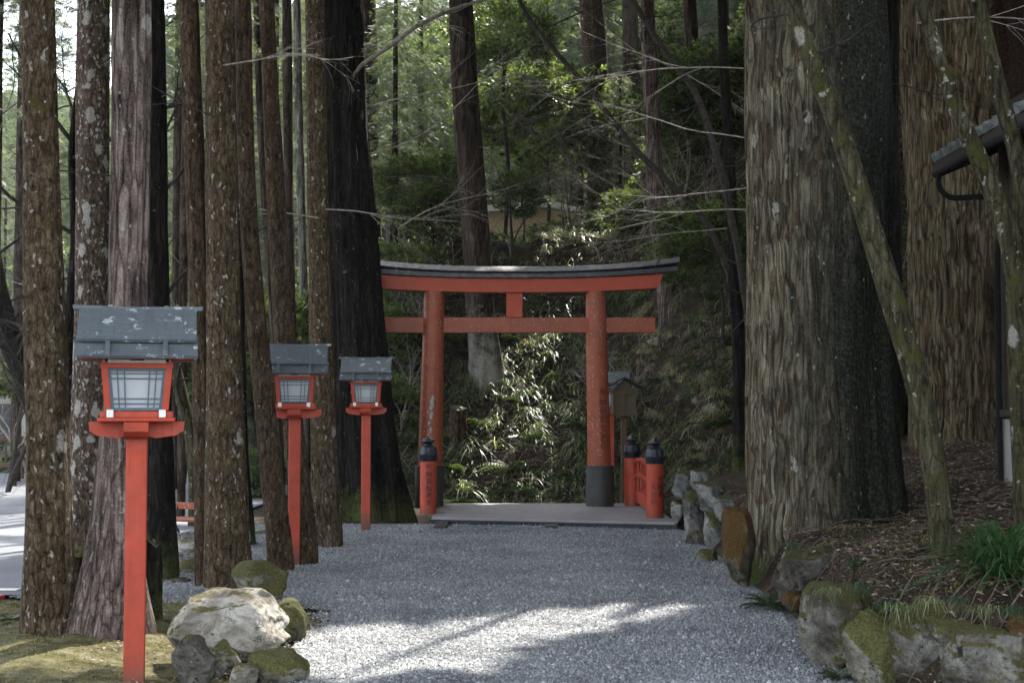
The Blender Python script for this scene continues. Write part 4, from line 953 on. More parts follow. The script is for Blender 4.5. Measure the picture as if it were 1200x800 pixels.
# peeled scar on the left pillar
def curved_text(txt, size, pillar_x, r, z, parent, ang=0., col=True, m='ink', yc=0.):
    for i, ch in enumerate(txt):
        cu = bpy.data.curves.new('character', 'FONT'); cu.body = ch; cu.size = size; cu.align_x = 'CENTER'; cu.align_y = 'CENTER'; cu.extrude = .0012
        cu.resolution_u = 2; cu.offset = size * .008
        o = bpy.data.objects.new('character', cu); COL.objects.link(o); dg = bpy.context.evaluated_depsgraph_get()
        me = bpy.data.meshes.new_from_object(o.evaluated_get(dg)); bpy.data.objects.remove(o)
        if len(me.vertices) == 0: continue
        V = np.zeros(len(me.vertices) * 3); me.vertices.foreach_get('co', V); V = V.reshape(-1, 3)
        a = V[:, 0] / r + ang; rr = r + .0025 + V[:, 2]
        W = np.stack([pillar_x(z - i*size*1.12) + np.sin(a) * rr, yc - np.cos(a) * rr, z - i * size * 1.12 + V[:, 1]], -1)
        me.vertices.foreach_set('co', W.astype(np.float32).ravel()); me.update(); me.materials.clear(); me.materials.append(M[m])
        q = bpy.data.objects.new('character', me); COL.objects.link(q); q.parent = parent
rp = lambda z: .180 - .035 * z / PR[3]
curved_text('奉納昭和年吉日', .115, lambda z: PR[1] + (PR[2]-PR[1]) * z / PR[3], .172, 1.66, PR[0], .38, m='ink_faded')
rs = np.random.RandomState(2)
MBs = []
for k in range(26):
    z = rs.uniform(.95, 1.62); t = (1.62 - z) / .67; a = rs.normal(.05, .10) - .1*t; r = rp(z) + .010 + .003; e = rs.uniform(.012, .03) * (1.25 - t)
    n = 7; x0 = PL[1] + (PL[2]-PL[1]) * z / PL[3]
    ring = [(x0 + math.sin(a + e/.18*math.cos(q)*1.) * r, -math.cos(a + e/.18*math.cos(q)) * r, z + e*1.8*math.sin(q)*rs.uniform(.6, 1.2)) for q in np.linspace(0, 6.28, n, endpoint=False)]
    MBs.append((ring, (x0 + math.sin(a)*(r+.004), -math.cos(a)*(r+.004), z)))
mb = MB()
for ring, c in MBs: mb.add(ring + [c], [(i, (i+1) % 7, 7) for i in range(7)])
tag(mb.build('peeled_patch', M['plaster'], PL[0]), kind='stuff')

# ------------------------------------------------------------ the bridge
B = empty('footbridge', (0, 19.5, 0), 'low grey plank bridge with short red railings leading under the red gate', 'bridge')
y0l, y0r, y1 = 18.85, 17.95, 21.6; XL, XR = -1.06, 2.05
nb = 9
for i in range(nb):
    a, b = i / nb, (i + 1) / nb; g = .006
    V = []
    for z in (.045, .092):
        for (x, u) in ((XL, a), (XR, a), (XR, b), (XL, b)):
            yy = (y0l + (y1 - y0l) * u) if x == XL else (y0r + (y1 - y0r) * u)
            V.append((x, yy + (g if u == a else -g) - 19.5, z + .02 * math.sin(math.pi * u)))
    MB().add(V, [(3,2,1,0), (4,5,6,7), (0,1,5,4), (1,2,6,5), (2,3,7,6), (3,0,4,7)]).build('plank', M['deck'], B)
for x in (XL + .15, .5, XR - .15): MB().box((x, .15, -.08), (.16, 3.2, .24)).build('girder', M['sleeve'], B)
MB().add([(XL-.02, y0l-19.5-.04, -.05), (XR+.02, y0r-19.5-.04, -.05), (XR+.02, y0r-19.5-.003, -.05), (XL-.02, y0l-19.5-.003, -.05), (XL-.02, y0l-19.5-.04, .062), (XR+.02, y0r-19.5-.04, .062), (XR+.02, y0r-19.5-.003, .062), (XL-.02, y0l-19.5-.003, .062)],
         [(3,2,1,0), (4,5,6,7), (0,1,5,4), (1,2,6,5), (2,3,7,6), (3,0,4,7)]).build('edge_beam', M['black_cap'], B)
CAP = [(.118, .70), (.122, .71), (.122, .78), (.126, .785), (.126, .80), (.120, .81), (.118, .86), (.105, .895), (.055, .915), (.05, .93), (.075, .945), (.088, .965), (.082, .99), (.05, 1.01), (.012, 1.03), (.002, 1.035)]
def rail_post(x, y, z, sc=1., txt=None, side=''):
    p = MB().lathe([(.112, 0), (.112, .702)], (x, y, z), 32).build('rail_post', M['red_post'], B, smooth=True)
    MB().lathe([(r, h) for r, h in CAP], (x, y, z), 32).build('finial', M['black_cap'], p, smooth=True); p.scale = (1, 1, 1)
    if txt:
        for t, a, zz_, sz in txt: curved_text(t, sz, lambda q: x, .112, z + zz_, p, a, yc=y)
    return p
pa = rail_post(1.86, 18.6 - 19.5, .10, txt=[('大力夫', -.25, .40, .085), ('奉納貴', .62, .50, .085)]); pb = rail_post(1.755, 20.9 - 19.5, .10)
pc = rail_post(-1.13, 19.25 - 19.5, .11, txt=[('奉納貴船奥宮', .15, .62, .085)]); pd = rail_post(-1.17, 21.0 - 19.5, .10)
for x, ya, yb in ((1.81, -.9, 1.4), (-1.15, -.25, 1.5)):
    def rail(nm, z, arch, th, w_):
        n = 12; V = []
        for i in range(n + 1):
            u = i / n; yy = ya + .10 + (yb - ya - .2) * u; q = arch * math.sin(math.pi * u)
            V += [(x + i_*w_/2, yy, z + q + k*th/2) for i_, k in ((-1,-1), (1,-1), (1,1), (-1,1))]
        F = [(i*4+k, i*4+(k+1) % 4, i*4+4+(k+1) % 4, i*4+4+k) for i in range(n) for k in range(4)] + [(3,2,1,0), (n*4, n*4+1, n*4+2, n*4+3)]
        MB().add(V, F).build(nm, M['red_post'], B)
    rail('rail', .76, .05, .05, .06); rail('rail', .54, .06, .055, .05); rail('kick_board', .24, .03, .17, .04)
    for k in range(4):
        u = (k + .75) / 4.5; yy = ya + (yb - ya) * u
        MB().box((x, yy, .44), (.035, .035, .28)).build('baluster', M['red_post'], B); MB().box((x, yy, .67), (.033, .04, .20)).build('baluster', M['red_post'], B)

# ------------------------------------------------------------ old wooden box lantern
bx, by = px_x(736, 21.0), 21.9; W = empty('wooden_lantern', (bx, by, .08), 'old brown wooden box lantern with gabled roof on a post, right of the gate', 'lantern')
MB().box((0, 0, .68), (.085, .085, 1.36), .005).build('post', M['wood_brown'], W)
MB().box((0, 0, 1.52), (.34, .34, .36), .0).build('box', M['wood_grey'], W)
for s in (-1, 1):
    MB().box((s*.16, -.178, 1.52), (.03, .02, .40)).build('corner_strip', M['wood_grey'], W); MB().box((s*.16, .178, 1.52), (.03, .02, .40)).build('corner_strip', M['wood_grey'], W)
MB().box((0, -.184, 1.35), (.40, .03, .045)).build('bottom_rail', M['wood_grey'], W); MB().box((0, -.184, 1.68), (.40, .03, .045)).build('top_rail', M['wood_grey'], W)
MB().box((0, -.182, 1.52), (.028, .022, .30)).build('door_stile', M['wood_grey'], W); MB().box((0, 0, 1.335), (.37, .37, .02)).build('floor_board', M['wood_grey'], W)
for s in (-1, 1):
    MB().prism([(s*.0, 1.90), (s*.0, 1.925), (s*.30, 1.765), (s*.29, 1.74)], -.29, .29).build('roof_board', M['black_roof'], W)
MB().prism([(-.17, 1.70), (.17, 1.70), (0, 1.885)], -.17, .17).build('gable', M['wood_grey'], W)

# ------------------------------------------------------------ shrine building at the right edge: its eave recedes to a far corner
Q = empty('shrine_building', (4.5, 13.0, 1.0), 'dark shrine outbuilding with tiled eave corner and white foundation at the right edge', 'building')
fz = at(600, 488, 12.8)[2] - 1.0; EZ = at(600, 192, 13.2)[2] - 1.0; EX = px_x(1101, 13.2) - 4.5
for k in range(44): MB().box((-.012, -.07 - k*.125, (fz + EZ) / 2 + .1), (.028, .115, EZ - fz + .2), .004).build('wall_board', M['wood_dark'], Q)
for k in range(12): MB().box((.07 + k*.125, .012, (fz + EZ) / 2 + .1), (.115, .028, EZ - fz + .2), .004).build('wall_board', M['wood_dark'], Q)
MB().box((1.6, -2.85, (fz + EZ) / 2 + .2), (3.19, 5.68, EZ - fz + .6)).build('wall_core', M['wood_dark'], Q)
MB().box((1.6, -2.85, (fz - .5) / 2 - .02), (3.28, 5.8, fz + .5), .012).build('foundation', M['plaster'], Q)
MB().box((-.03, -2.85, fz + .03), (.10, 5.9, .07), .006).build('sill_beam', M['wood_dark'], Q)
def rt(u, v, lift=0.): return Vector((EX + u, .2 - v, EZ + u * .42 + lift))     # u up the slope, v along the eave towards the camera
BX = [(3,2,1,0), (4,5,6,7), (0,1,5,4), (1,2,6,5), (2,3,7,6), (3,0,4,7)]
def quadbox(u0, u1, v0, v1, l0, l1, nm, m): return MB().add([rt(u0, v0, l0), rt(u1, v0, l0), rt(u1, v1, l0), rt(u0, v1, l0), rt(u0, v0, l1), rt(u1, v0, l1), rt(u1, v1, l1), rt(u0, v1, l1)], BX).build(nm, m, Q)
quadbox(0, 2.6, 0, 6., -.03, 0, 'roof_deck', M['wood_dark'])
for k in range(18): quadbox(.02, 1.2, .1 + k*.33, .16 + k*.33, -.10, -.032, 'rafter', M['wood_dark'])
quadbox(-.03, .0, .01, 5.99, -.10, .02, 'eave_board', M['wood_dark']); quadbox(.001, 2.6, .0, .05, -.14, -.032, 'barge_board', M['wood_dark'])
for k in range(25):
    for q in range(7):
        MB().bar(rt(q*.26 - .04, .06 + k*.24, .055), rt(q*.26 + .24, .06 + k*.24, .045), .055, 9, .047).build('roof_tile', M['tile'], Q)
        if k < 24: quadbox(q*.26 - .03, q*.26 + .25, .10 + k*.24, .26 + k*.24, .004, .026 + .004*(q % 2), 'roof_tile', M['tile'])
V, F = tube([rt(.0, -.04, -.09), rt(.0, 3., -.09), rt(.0, 6., -.09)], [.038, .038, .038], 10, 8); mk('gutter', V, F, M['pipe'], Q)
V, F = tube([rt(.0, .08, -.09), rt(.0, .08, -.24), rt(.05, .10, -.33), rt(.30, .22, -.47), rt(.48, .25, -.56), (-.07, -.06, EZ - .9), (-.07, -.06, -.2)], [.027]*7, 10, 60); mk('downpipe', V, F, M['pipe'], Q)

# ------------------------------------------------------------ house on the terrace, car park edge
Yh = 36.; xa, xb, xc = px_x(540, Yh), px_x(645, Yh), px_x(712, Yh); Hh = empty('terrace_house', (xb, Yh, 5.0), 'beige walled house with pale roof edge on the terrace above the gate', 'building')
zh = lambda py: at(600, py, Yh)[2] - 5.0
MB().add([(xa-xb, 0, -.6), (xc-xb, 0, -.6), (xc-xb, 0, zh(262)), (0, 0, zh(245)), (xa-xb, 0, zh(290)+.9), (xa-xb, 6, -.6), (xc-xb, 6, -.6), (xc-xb, 6, zh(262)), (0, 6, zh(245)), (xa-xb, 6, zh(290)+.9)],
   [(0,1,2,3,4), (9,8,7,6,5), (0,5,6,1), (1,6,7,2), (2,7,8,3), (3,8,9,4), (4,9,5,0)]).build('wall', M['beige'], Hh)
def slab(x0, z0, x1, z1, nm, m, th=.14): MB().prism([(x0, z0), (x1, z1), (x1, z1+th), (x0, z0+th)], -.35, 6.3).build(nm, m, Hh)
slab(0, zh(245)+.01, xc-xb+.3, zh(265), 'roof', M['white'], .16); slab(xa-xb-.3, zh(290)+.8, 0, zh(245)+.01, 'roof', M['white'], .16)
MB().box(((xc-xb)*.55, -.03, zh(262)-.45), (.9, .06, .5)).build('window_panel', M['wood_brown'], Hh)

F_ = empty('wooden_fence', (px_x(6, 31), 31, 0), 'low dark wooden rail fence at the back of the car park', 'fence')
for k in range(5): MB().box((-2.9 + k*.82, 0, .45), (.11, .11, .95), .01).build('post', M['wood_brown'], F_)
for z in (.88, .30): MB().box((-1.25, -.0, z), (3.5, .07, .10), .01).build('rail', M['wood_brown'], F_)
for k in range(16): MB().box((-2.9 + k*.21, .0, .59), (.03, .03, .48)).build('baluster', M['wood_brown'], F_)
K = empty('low_building', (px_x(10, 35), 35, 0), 'pale plastered outbuilding with brown eaves behind the fence at the left edge', 'building')
MB().box((-.9, 1.5, 1.1), (3.2, 3., 2.3)).build('wall', M['plaster'], K); MB().prism([(-3., 2.2), (1.0, 2.2), (1.0, 2.34), (-3., 2.34)], -.7, 3.7).build('roof', M['wood_brown'], K)
fr = MB().box((-.05, -.03, 1.15), (.34, .06, 1.0)).build('window', M['wood_grey'], K); MB().box((-.05, -.065, 1.15), (.24, .01, .86)).build('pane', M['black_cap'], fr)
O = empty('bench', (px_x(214, 17.2), 17.2, 0), 'red slatted bench with black legs at the edge of the car park', 'bench', rz=R(-20))
for k in range(3): MB().box((.12, -.14 + k*.14, .19), (.85, .11, .03), .004).build('seat_slat', M['red_old'], O)
MB().box((.12, .27, .33), (.85, .03, .08), .004).build('backrest_slat', M['red_old'], O)
for s in (-.22, .46):
    MB().bar((s, -.16, .18), (s-.06, -.22, 0), .014).build('leg', M['black_cap'], O); MB().bar((s, .16, .18), (s+.04, .24, 0), .014).build('leg', M['black_cap'], O); MB().bar((s, .2, .18), (s, .28, .36), .012).build('back_support', M['black_cap'], O)
N_ = empty('traffic_cone', (px_x(-19, 11.3), 11.3, .0), 'red traffic cone cut by the left edge beside the mossy stone', 'cone')
MB().box((0, 0, .015), (.3, .3, .03), .01).build('base', M['cone'], N_); MB().lathe([(.12, .03), (.03, .5), (.02, .51)], n=20).build('body', M['cone'], N_, smooth=True)

# ------------------------------------------------------------ grasses, ferns, moss, litter
def clump_mesh(n, L, seed, droop=1., wd=.007, seg=5, lean=(0, 0)):
    rs = np.random.RandomState(seed); V = []; F = []
    a = rs.uniform(0, 6.28, n); e = rs.uniform(.5, 1.45, n); LL = L * rs.uniform(.5, 1.1, n)
    b = rs.normal(0, .04, (n, 2)); allV = []
    for i in range(n):
        d = np.array([math.cos(a[i]) * math.cos(e[i]) + lean[0], math.sin(a[i]) * math.cos(e[i]) + lean[1], math.sin(e[i])]); d /= np.linalg.norm(d)
        s = np.array([-math.sin(a[i]), math.cos(a[i]), 0]); t = np.linspace(0, 1, seg)[:, None]
        p = np.array([b[i, 0], b[i, 1], 0]) + d * LL[i] * t + np.array([0, 0, -1.]) * droop * LL[i] * t**2.2 * .75 + (0.12 * LL[i] * t**2 * s * rs.normal())
        w_ = wd * (1 - t**2 * .9) * (.5 + t); k = len(V); V += list(p - s*w_) + list(p + s*w_)
        F += [(k+j, k+j+1, k+seg+j+1, k+seg+j) for j in range(seg-1)]
    return np.array(V), np.array(F)
def fern_mesh(nf, L, seed):
    rs = np.random.RandomState(seed); V = []; F = []
    for i in range(nf):
        a = i * 2.4 + rs.uniform(-.3, .3); e = rs.uniform(.35, .9); Li = L * rs.uniform(.7, 1.1); d = np.array([math.cos(a)*math.cos(e), math.sin(a)*math.cos(e), math.sin(e)]); s = np.array([-math.sin(a), math.cos(a), 0])
        m = 13
        for j in range(m):
            t = (j + 1) / m; p = d * Li * t + np.array([0, 0, -.55 * Li * t * t]); w_ = Li * .24 * math.sin(math.pi * min(1, t * .92 + .12)) ** .8 ; dt = d * Li / m
            for q in (-1, 1):
                k = len(V); V += [p, p + q*s*w_*.5 + dt*.75, p + q*s*w_ + dt*.5 - (0,0,w_*.25), p + q*s*w_*.5 - dt*.1]; F.append((k, k+1, k+2, k+3))
        k = len(V); V += [(0,0,0), d*Li*.5 + (0,0,-.14*Li), d*Li*.5 + (0,0,-.14*Li) + s*.006, s*.006]; F.append((k, k+1, k+2, k+3))
    return np.array(V), np.array(F)
def mesh_of(name, VF, m):
    o = mk(name, *VF, m, smooth=False); me = o.data; bpy.data.objects.remove(o); return me
CM = [mesh_of('grass_clump', clump_mesh(130, .72, 1, 1.0, .010), M['grass']), mesh_of('grass_clump', clump_mesh(90, .5, 2), M['grass_deep']),
      mesh_of('grass_clump', clump_mesh(120, .85, 3, 1.15, .010), M['grass']), mesh_of('grass_clump', clump_mesh(100, .6, 4, 1.1), M['grass_dry']), mesh_of('grass_clump', clump_mesh(80, .4, 5), M['grass'])]
FM = [mesh_of('fern', fern_mesh(9, .6, 1), M['fern']), mesh_of('fern', fern_mesh(7, .5, 2), M['fern'])]
def put(name, me, p, s, rz, label, cat, group, tilt=None, sz=1.):
    o = bpy.data.objects.new(name, me); COL.objects.link(o); o.location = p; o.scale = (s, s, s*sz); o.rotation_euler = (tilt[0] if tilt else 0, tilt[1] if tilt else 0, rz)
    return tag(o, label, cat, group)
rs = np.random.RandomState(21); n = 0; tries = 0
while n < 270 and tries < 9000:
    tries += 1
    px, py = rs.uniform(436, 880), rs.uniform(300, 594)
    lo = 392 if px < 600 else 350 if px < 700 else 300
    if py < lo + rs.uniform(-20, 40): continue
    p = hit(px, py, 17.)
    if p[1] > 31 or p[1] < 17.5 or (p[2] < .25 and p[1] < 22.4): continue
    if fbm(p[0]*.8, p[1]*.8, 3., 12, 2) < -.45: continue
    dry = fbm(p[0]*.6, p[1]*.6, 9., 15, 2) > (.5 if px < 700 else .34); k = 3 if dry else rs.choice([0, 0, 1, 2, 4]); n += 1
    sz = rs.uniform(.42, .95); lab = ('small ' if sz < .58 else 'large ' if sz > .8 else '') + {3: 'straw coloured', 1: 'deep green', 4: 'short green', 2: 'long drooping green', 0: 'arching green'}[k] + ' grass clump ' + where(px, py)
    put('grass_clump', CM[k], (p[0], p[1], p[2] - .04), sz, rs.uniform(0, 6.28), lab, 'grass clump', 'grass clumps on the slope')
for i, (px, py) in enumerate([(520, 548), (455, 480), (560, 440), (640, 480), (600, 550), (735, 360), (670, 440), (845, 400), (830, 350), (760, 545), (500, 450), (610, 380), (590, 400), (655, 395), (860, 470), (470, 560), (535, 590), (555, 578), (800, 520), (565, 520), (625, 515), (660, 560), (590, 470), (648, 420), (775, 450), (815, 430), (840, 500), (480, 520), (545, 500), (680, 500), (612, 580), (580, 556), (825, 545), (770, 500)]):
    p = hit(px, py, 17.); put('fern', FM[i % 2], tuple(p), rs.uniform(.8, 1.3), rs.uniform(0, 6), 'green fern ' + where(px, py), 'fern', 'ferns on the slope')
# the small sedges between the clumps, past counting
cv, cf = clump_mesh(24, .34, 77, .95, .0065, 4); X_ = []; Y_ = []
x, y = RS.uniform(-3.5, 7, 4000), RS.uniform(17, 31, 4000); k = (y > foot(x) - .1) & (y < foot(x) + 6.5) & (fbm(x*1.1, y*1.1, 0, 91, 3) > -.75); x, y = x[k], y[k]
a = RS.uniform(0, 6.28, len(x)); FRM = np.stack([np.stack([np.cos(a), np.sin(a), 0*a], -1), np.stack([-np.sin(a), np.cos(a), 0*a], -1), np.stack([0*a, 0*a, 0*a+1], -1)], 1)
V, F = scatter(cv, cf, np.stack([x, y, H(x, y) - .02], -1), FRM, RS.uniform(.7, 1.8, len(x))); tag(mk('slope_grass', V, F, M['grass'], smooth=False), kind='stuff')
# foreground plants
put('grass_clump', mesh_of('grass_clump', clump_mesh(420, .55, 9, .72, .006, 7), M['grass_big']), (2.72, 7.9, float(H(2.72, 7.9)) - .02), 1.3, 0, 'big deep green arching grass clump on the stones at the right edge', 'grass clump', None)
put('grass_clump', CM[4], (2.78, 8.35, float(H(2.78, 8.35)) - .02), .55, 1, 'small faded grass tuft left of the big deep green clump', 'grass clump', None)
for (px, Y, sc_, lab) in ((1052, 8.5, .32, 'low green grass tuft on the lit bank left of the leaning tree foot'), (1085, 8.9, .36, 'low green grass tuft right in front of the leaning tree foot'), (1040, 8.2, .26, 'tiny green grass tuft above the big grey bank stone'), (1068, 8.25, .28, 'tiny green grass tuft above the dark overhanging stone'), (1150, 7.8, .3, 'tiny faded grass tuft above the white spotted stone'), (1000, 9.6, .34, 'low green grass tuft behind the big grey bank stone')):
    x_ = px_x(px, Y); put('grass_clump', CM[1], (x_, Y, float(H(x_, Y)) - .01), sc_, px, lab, 'grass clump', 'grass tufts on the right bank')
fl = mesh_of('fern', fern_mesh(12, .34, 7), M['fern'])
put('fern', fl, (1.93, 10.75, .03), 1., .4, 'light green fern drooping onto the gravel at the foot of the giant cedar', 'fern', None)
put('fern', fl, (2.12, 10.55, .10), .9, 2.1, 'second fern beside the stone right of the giant cedar foot', 'fern', None)
put('fern', fl, (1.80, 7.95, .02), .5, 1.1, 'tiny fern at the foot of the big grey stone', 'fern', None)
put('fern', fl, (2.15, 7.45, .05), .5, 3.1, 'small fern sprouting below the brown mossy stone', 'fern', None)
put('fern', FM[0], (px_x(12, 9.8), 9.9, .05), .3, 0, 'little dark plant left of the leftmost big trunk', 'plant', None)
# dry tufts draped over the near stones
dm = mesh_of('grass_clump', clump_mesh(55, .20, 33, 1.5, .0028, 5), M['grass']); dm2 = mesh_of('grass_clump', clump_mesh(60, .18, 34, 1.5, .003, 5), M['grass_deep'])
for i, (px, py, Y, sc_, dd_, lab) in enumerate([(966, 694, 8.2, .8, 0, 'small pale tuft over the left corner of the big grey bank stone'), (1006, 690, 8.15, .9, 1, 'green tuft draped over the top of the big grey bank stone'), (1040, 712, 7.75, .9, 1, 'green tuft draped over the dark overhanging stone'), (1062, 716, 7.6, 1.0, 0, 'small pale tuft between the overhanging stone and the brown mossy one'),
   (1092, 706, 7.6, .9, 0, 'small pale tuft on the brown mossy stone'), (1120, 704, 7.5, .7, 1, 'short green tuft on the rounded moss capped stone'), (1148, 716, 7.4, .9, 0, 'small pale tuft between the moss capped and the white spotted stone'), (1184, 716, 7.3, .8, 1, 'green tuft on the white spotted stone'), (930, 640, 10.2, .9, 1, 'green tuft on the dark mossy stone below the giant cedar'), (958, 700, 8.5, .8, 0, 'small pale tuft on the leaning wedge of stone')]):
    put('grass_clump', dm2 if dd_ else dm, tuple(at(px, py, Y)), sc_, i, lab, 'grass clump', 'tufts draped over the near stones')
# moss sheet at the left front
def mossz(x, y):
    return -.02 + .06 * sstep(-1.75, -2.5, x + .12 * fbm(y*3, 0, 0, 8, 2)) * (.8 + .5 * fbm(x*2.2, y*2.2, 0, 6, 4)) * sstep(11.6, 10.6, y)
def mossmat():
    t = NT('pale cushion moss'); v = t.map()  # yellow moss with tan dirt, its own colours
    c = t.ramp(t.noise(v, 7, 8, .75), [(.3, (.05,.038,.022)), (.42, (.09,.078,.03)), (.52, (.17,.155,.075)), (.64, (.27,.24,.15)), (.76, (.36,.31,.22))])
    return t.fin(c, .95, t.bump(t.noise(v, 45, 7, .8), 1., .03), .1)
M['mossground'] = mossmat()
o = sheet('moss', axis([(-7, -3, .12), (-3, -1.1, .03)]), axis([(4, 7, .2), (7, 11.5, .035)]), lambda x, y: mossz(x, y) + .02*sstep(-1.8,-2.5,x)*sstep(11.3,9.8,y), M['mossground'], 'stuff', mask=lambda x, y: (x < -1.2))
def tufts(name, n, xr, yr, m, s0, s1, zf, dens=None, tmpl=None, up=1.):
    x, y = RS.uniform(*xr, n), RS.uniform(*yr, n)
    if dens is not None: k = dens(x, y); x, y = x[k], y[k]
    n = len(x); P = np.stack([x, y, zf(x, y)], -1); D = RS.normal(0, .6, (n, 3)); D[:, 2] = np.abs(D[:, 2]) + up
    V, F = scatter(*(tmpl or (np.array([(0,-.12,0), (.5,-.1,.0), (1,0,0), (.5,.1,0), (0,.12,0)]), np.array([(0,1,3), (0,3,4), (1,2,3)]))), P, frames(D, jit=1.), RS.uniform(s0, s1, n))
    return tag(mk(name, V, F, m, smooth=False), kind='stuff')
tufts('moss_tufts', 16000, (-5., -1.2), (7.4, 11.2), M['mosstuft'], .008, .022, lambda x, y: mossz(x, y) + .02*sstep(-1.8,-2.5,x)*sstep(11.3,9.8,y), lambda x, y: (fbm(x*2.2, y*2.2, 0, 6, 4) > -.2) & (x < gx_l(y)+.05))
bank = lambda x, y: x > wall_x(y) + .28
tufts('bank_moss', 15000, (1.9, 4.6), (7., 13.), M['bankmoss'], .012, .04, H, lambda x, y: bank(x, y) & (fbm(x*1.4, y*1.4, 0, 66, 3) > .15))
# flat curled dead leaves and needles
LEAFQ = (np.array([(-.5,0,.0), (0,-.2,.12), (.5,0,0.02), (0,.22,.08)]), np.array([(0,1,2), (0,2,3)]))
def litter(name, n, xr, yr, dens, s0, s1, zoff=.01):
    x, y = RS.uniform(*xr, n), RS.uniform(*yr, n); k = dens(x, y); x, y = x[k], y[k]; n = len(x); a = RS.uniform(0, 6.28, n)
    P = np.stack([x, y, H(x, y) + zoff], -1); D = np.stack([np.cos(a), np.sin(a), RS.normal(0, .25, n)], -1)
    V, F = scatter(*LEAFQ, P, frames(D, jit=.35), RS.uniform(s0, s1, n)); tag(mk(name, V, F, M['litter'], smooth=False), kind='stuff')
litter('fallen_leaves', 50000, (1.9, 6), (7, 16), lambda x, y: bank(x, y), .012, .05)
litter('fallen_leaves', 5000, (-5, -1.25), (7.2, 11), lambda x, y: x < -1.3, .012, .035, .055)
litter('fallen_leaves', 34000, (-3.5, 7), (18, 31), lambda x, y: y > foot(x) - .6, .03, .09)
litter('fallen_leaves', 2600, (-1.6, 2.0), (7.2, 18), lambda x, y: RS.uniform(0, 1, len(x)) < .25 + .75*(np.abs(x - .3) > 1.3), .01, .03, .052)
def sticks(name, n, xr, yr, dens, L0, L1, r, m, sides=3, zoff=.02):
    x, y = RS.uniform(*xr, n), RS.uniform(*yr, n); k = dens(x, y); x, y = x[k], y[k]; T = []
    for i in range(len(x)):
        a = RS.uniform(0, 6.28); L = RS.uniform(L0, L1); n3 = 4; q = np.array([x[i], y[i]]); pts = []
        for j in range(n3): pts.append((q[0], q[1], float(H(q[0], q[1])) + zoff + RS.uniform(0, .05))); a += RS.normal(0, .35); q = q + np.array([math.cos(a), math.sin(a)]) * L / 3
        T.append(tube(pts, [r, r*.9, r*.7, r*.4], sides, 6))
    V, F = join(T); tag(mk(name, V, F, m), kind='stuff')
sticks('fallen_twigs', 750, (2.1, 6.5), (7, 17), lambda x, y: bank(x, y), .15, .7, .005, M['twig_brown'])
sticks('fallen_branches', 420, (-3.5, 6.5), (20, 33), lambda x, y: y > foot(x), .3, 1.3, .009, M['twig_pale'], zoff=.08)
sticks('roots', 46, (2.05, 3.6), (7.4, 8.6), lambda x, y: bank(x, y), .3, .8, .006, M['twig_brown'], 5, .015)
# leafy undergrowth on the upper slope
n = 6500; x, y = RS.uniform(-4, 8, n), RS.uniform(22.5, 36, n); k = (y > foot(x) + 6.6) & (fbm(x*.7, y*.7, 0, 44, 3) > 0); x, y = x[k], y[k]
P = np.stack([x, y, H(x, y) + RS.uniform(.02, .4, len(x))], -1); D = RS.normal(0, .7, (len(x), 3)); D[:, 2] = np.abs(D[:, 2]) * .4; D[:, 1] -= .4
V, F = scatter(*LEAVES, P, frames(D), RS.uniform(.12, .28, len(x))); tag(mk('undergrowth', V, F, M['broad'], smooth=False), kind='stuff')
n = 6000; x, y = RS.uniform(-34, -3.2, n), RS.uniform(26, 50, n); k = (y > 33) | (x > -3.5) ; x, y = x[k], y[k]
P = np.stack([x, y, H(x, y) + RS.uniform(.02, .7, len(x))], -1); D = RS.normal(0, .7, (len(x), 3)); D[:, 2] = np.abs(D[:, 2])
V, F = scatter(*LEAVES, P, frames(D), RS.uniform(.2, .5, len(x))); tag(mk('undergrowth', V, F, M['broad'], smooth=False), kind='stuff')

# ------------------------------------------------------------ bare trees and shrubs, twigs
def bare(px, py, Y, dpx, dpy, L, r, depth, kids, m, label, seed, group='bare branched trees and shrubs', stems=1, curl=.2, spread=.7, droop=0., name='bare_tree', cat='tree', lean=.0):
    x = px_x(px, Y); z = float(H(x, Y)) if py is None else px_z(py, Y); root = empty(name, (x, Y, z), label, cat, group)
    rs = np.random.RandomState(seed); T = []
    for s in range(stems):
        d = np.array([dpx + rs.normal(0, .25 * (stems > 1)), lean + rs.normal(0, .15), dpy + rs.normal(0, .1)]); T += twigs((0, 0, -.05), d, L * (rs.uniform(.7, 1.1) if stems > 1 else 1), r, depth, rs, 6, curl, droop, kids, spread=spread)
    V, F = join(T); mk('branches', V, F, M[m], root); return root
# the two long dark diagonals across the upper middle
def diag(pts, w_, Y, label, m, seed, side=8, L=.9):
    P = [at(px, py, Y + dy) for px, py, dy in pts]; b = np.array(P[0]); root = empty('bare_tree', b, label, 'tree', 'bare branched trees and shrubs'); rs = np.random.RandomState(seed)
    P = [p - b for p in P]; T = [tube(P, [k / 2 / FPX * Y for k in w_], 8, 40, rough=.006, seed=seed)]
    for i in range(side):
        t = rs.uniform(.15, 1) * (len(P) - 1.01); k = int(t); q = P[k] + (P[k+1] - P[k]) * (t - k)
        T += twigs(q, rs.normal(0, 1, 3) * (1, .5, .7) + (0, 0, .1), L * rs.uniform(.5, 1.2), .012, 2, rs, 4, .16, .02, 4, spread=.6)
    V, F = join(T); mk('branches', V, F, M[m], root); return root
diag([(880, 600, 0), (872, 440, .2), (858, 330, .3), (830, 265, .2), (745, 175, 0), (690, 105, 0), (612, 8, 0), (600, -20, 0)], (9, 9, 9, 7, 7, 6, 5, 4), 18., 'bare tree whose dark stem leans far left across the upper middle', 'twig_dark', 3, 12)
diag([(884, 560, 0), (878, 380, .2), (868, 315, .2), (842, 190, 0), (815, 110, 0), (772, 50, 0), (732, -15, 0)], (9, 9, 9, 8, 8, 7, 6), 16.5, 'bare tree with steeper dark stem leaning left next to the giant cedar', 'twig_dark', 5, 12)
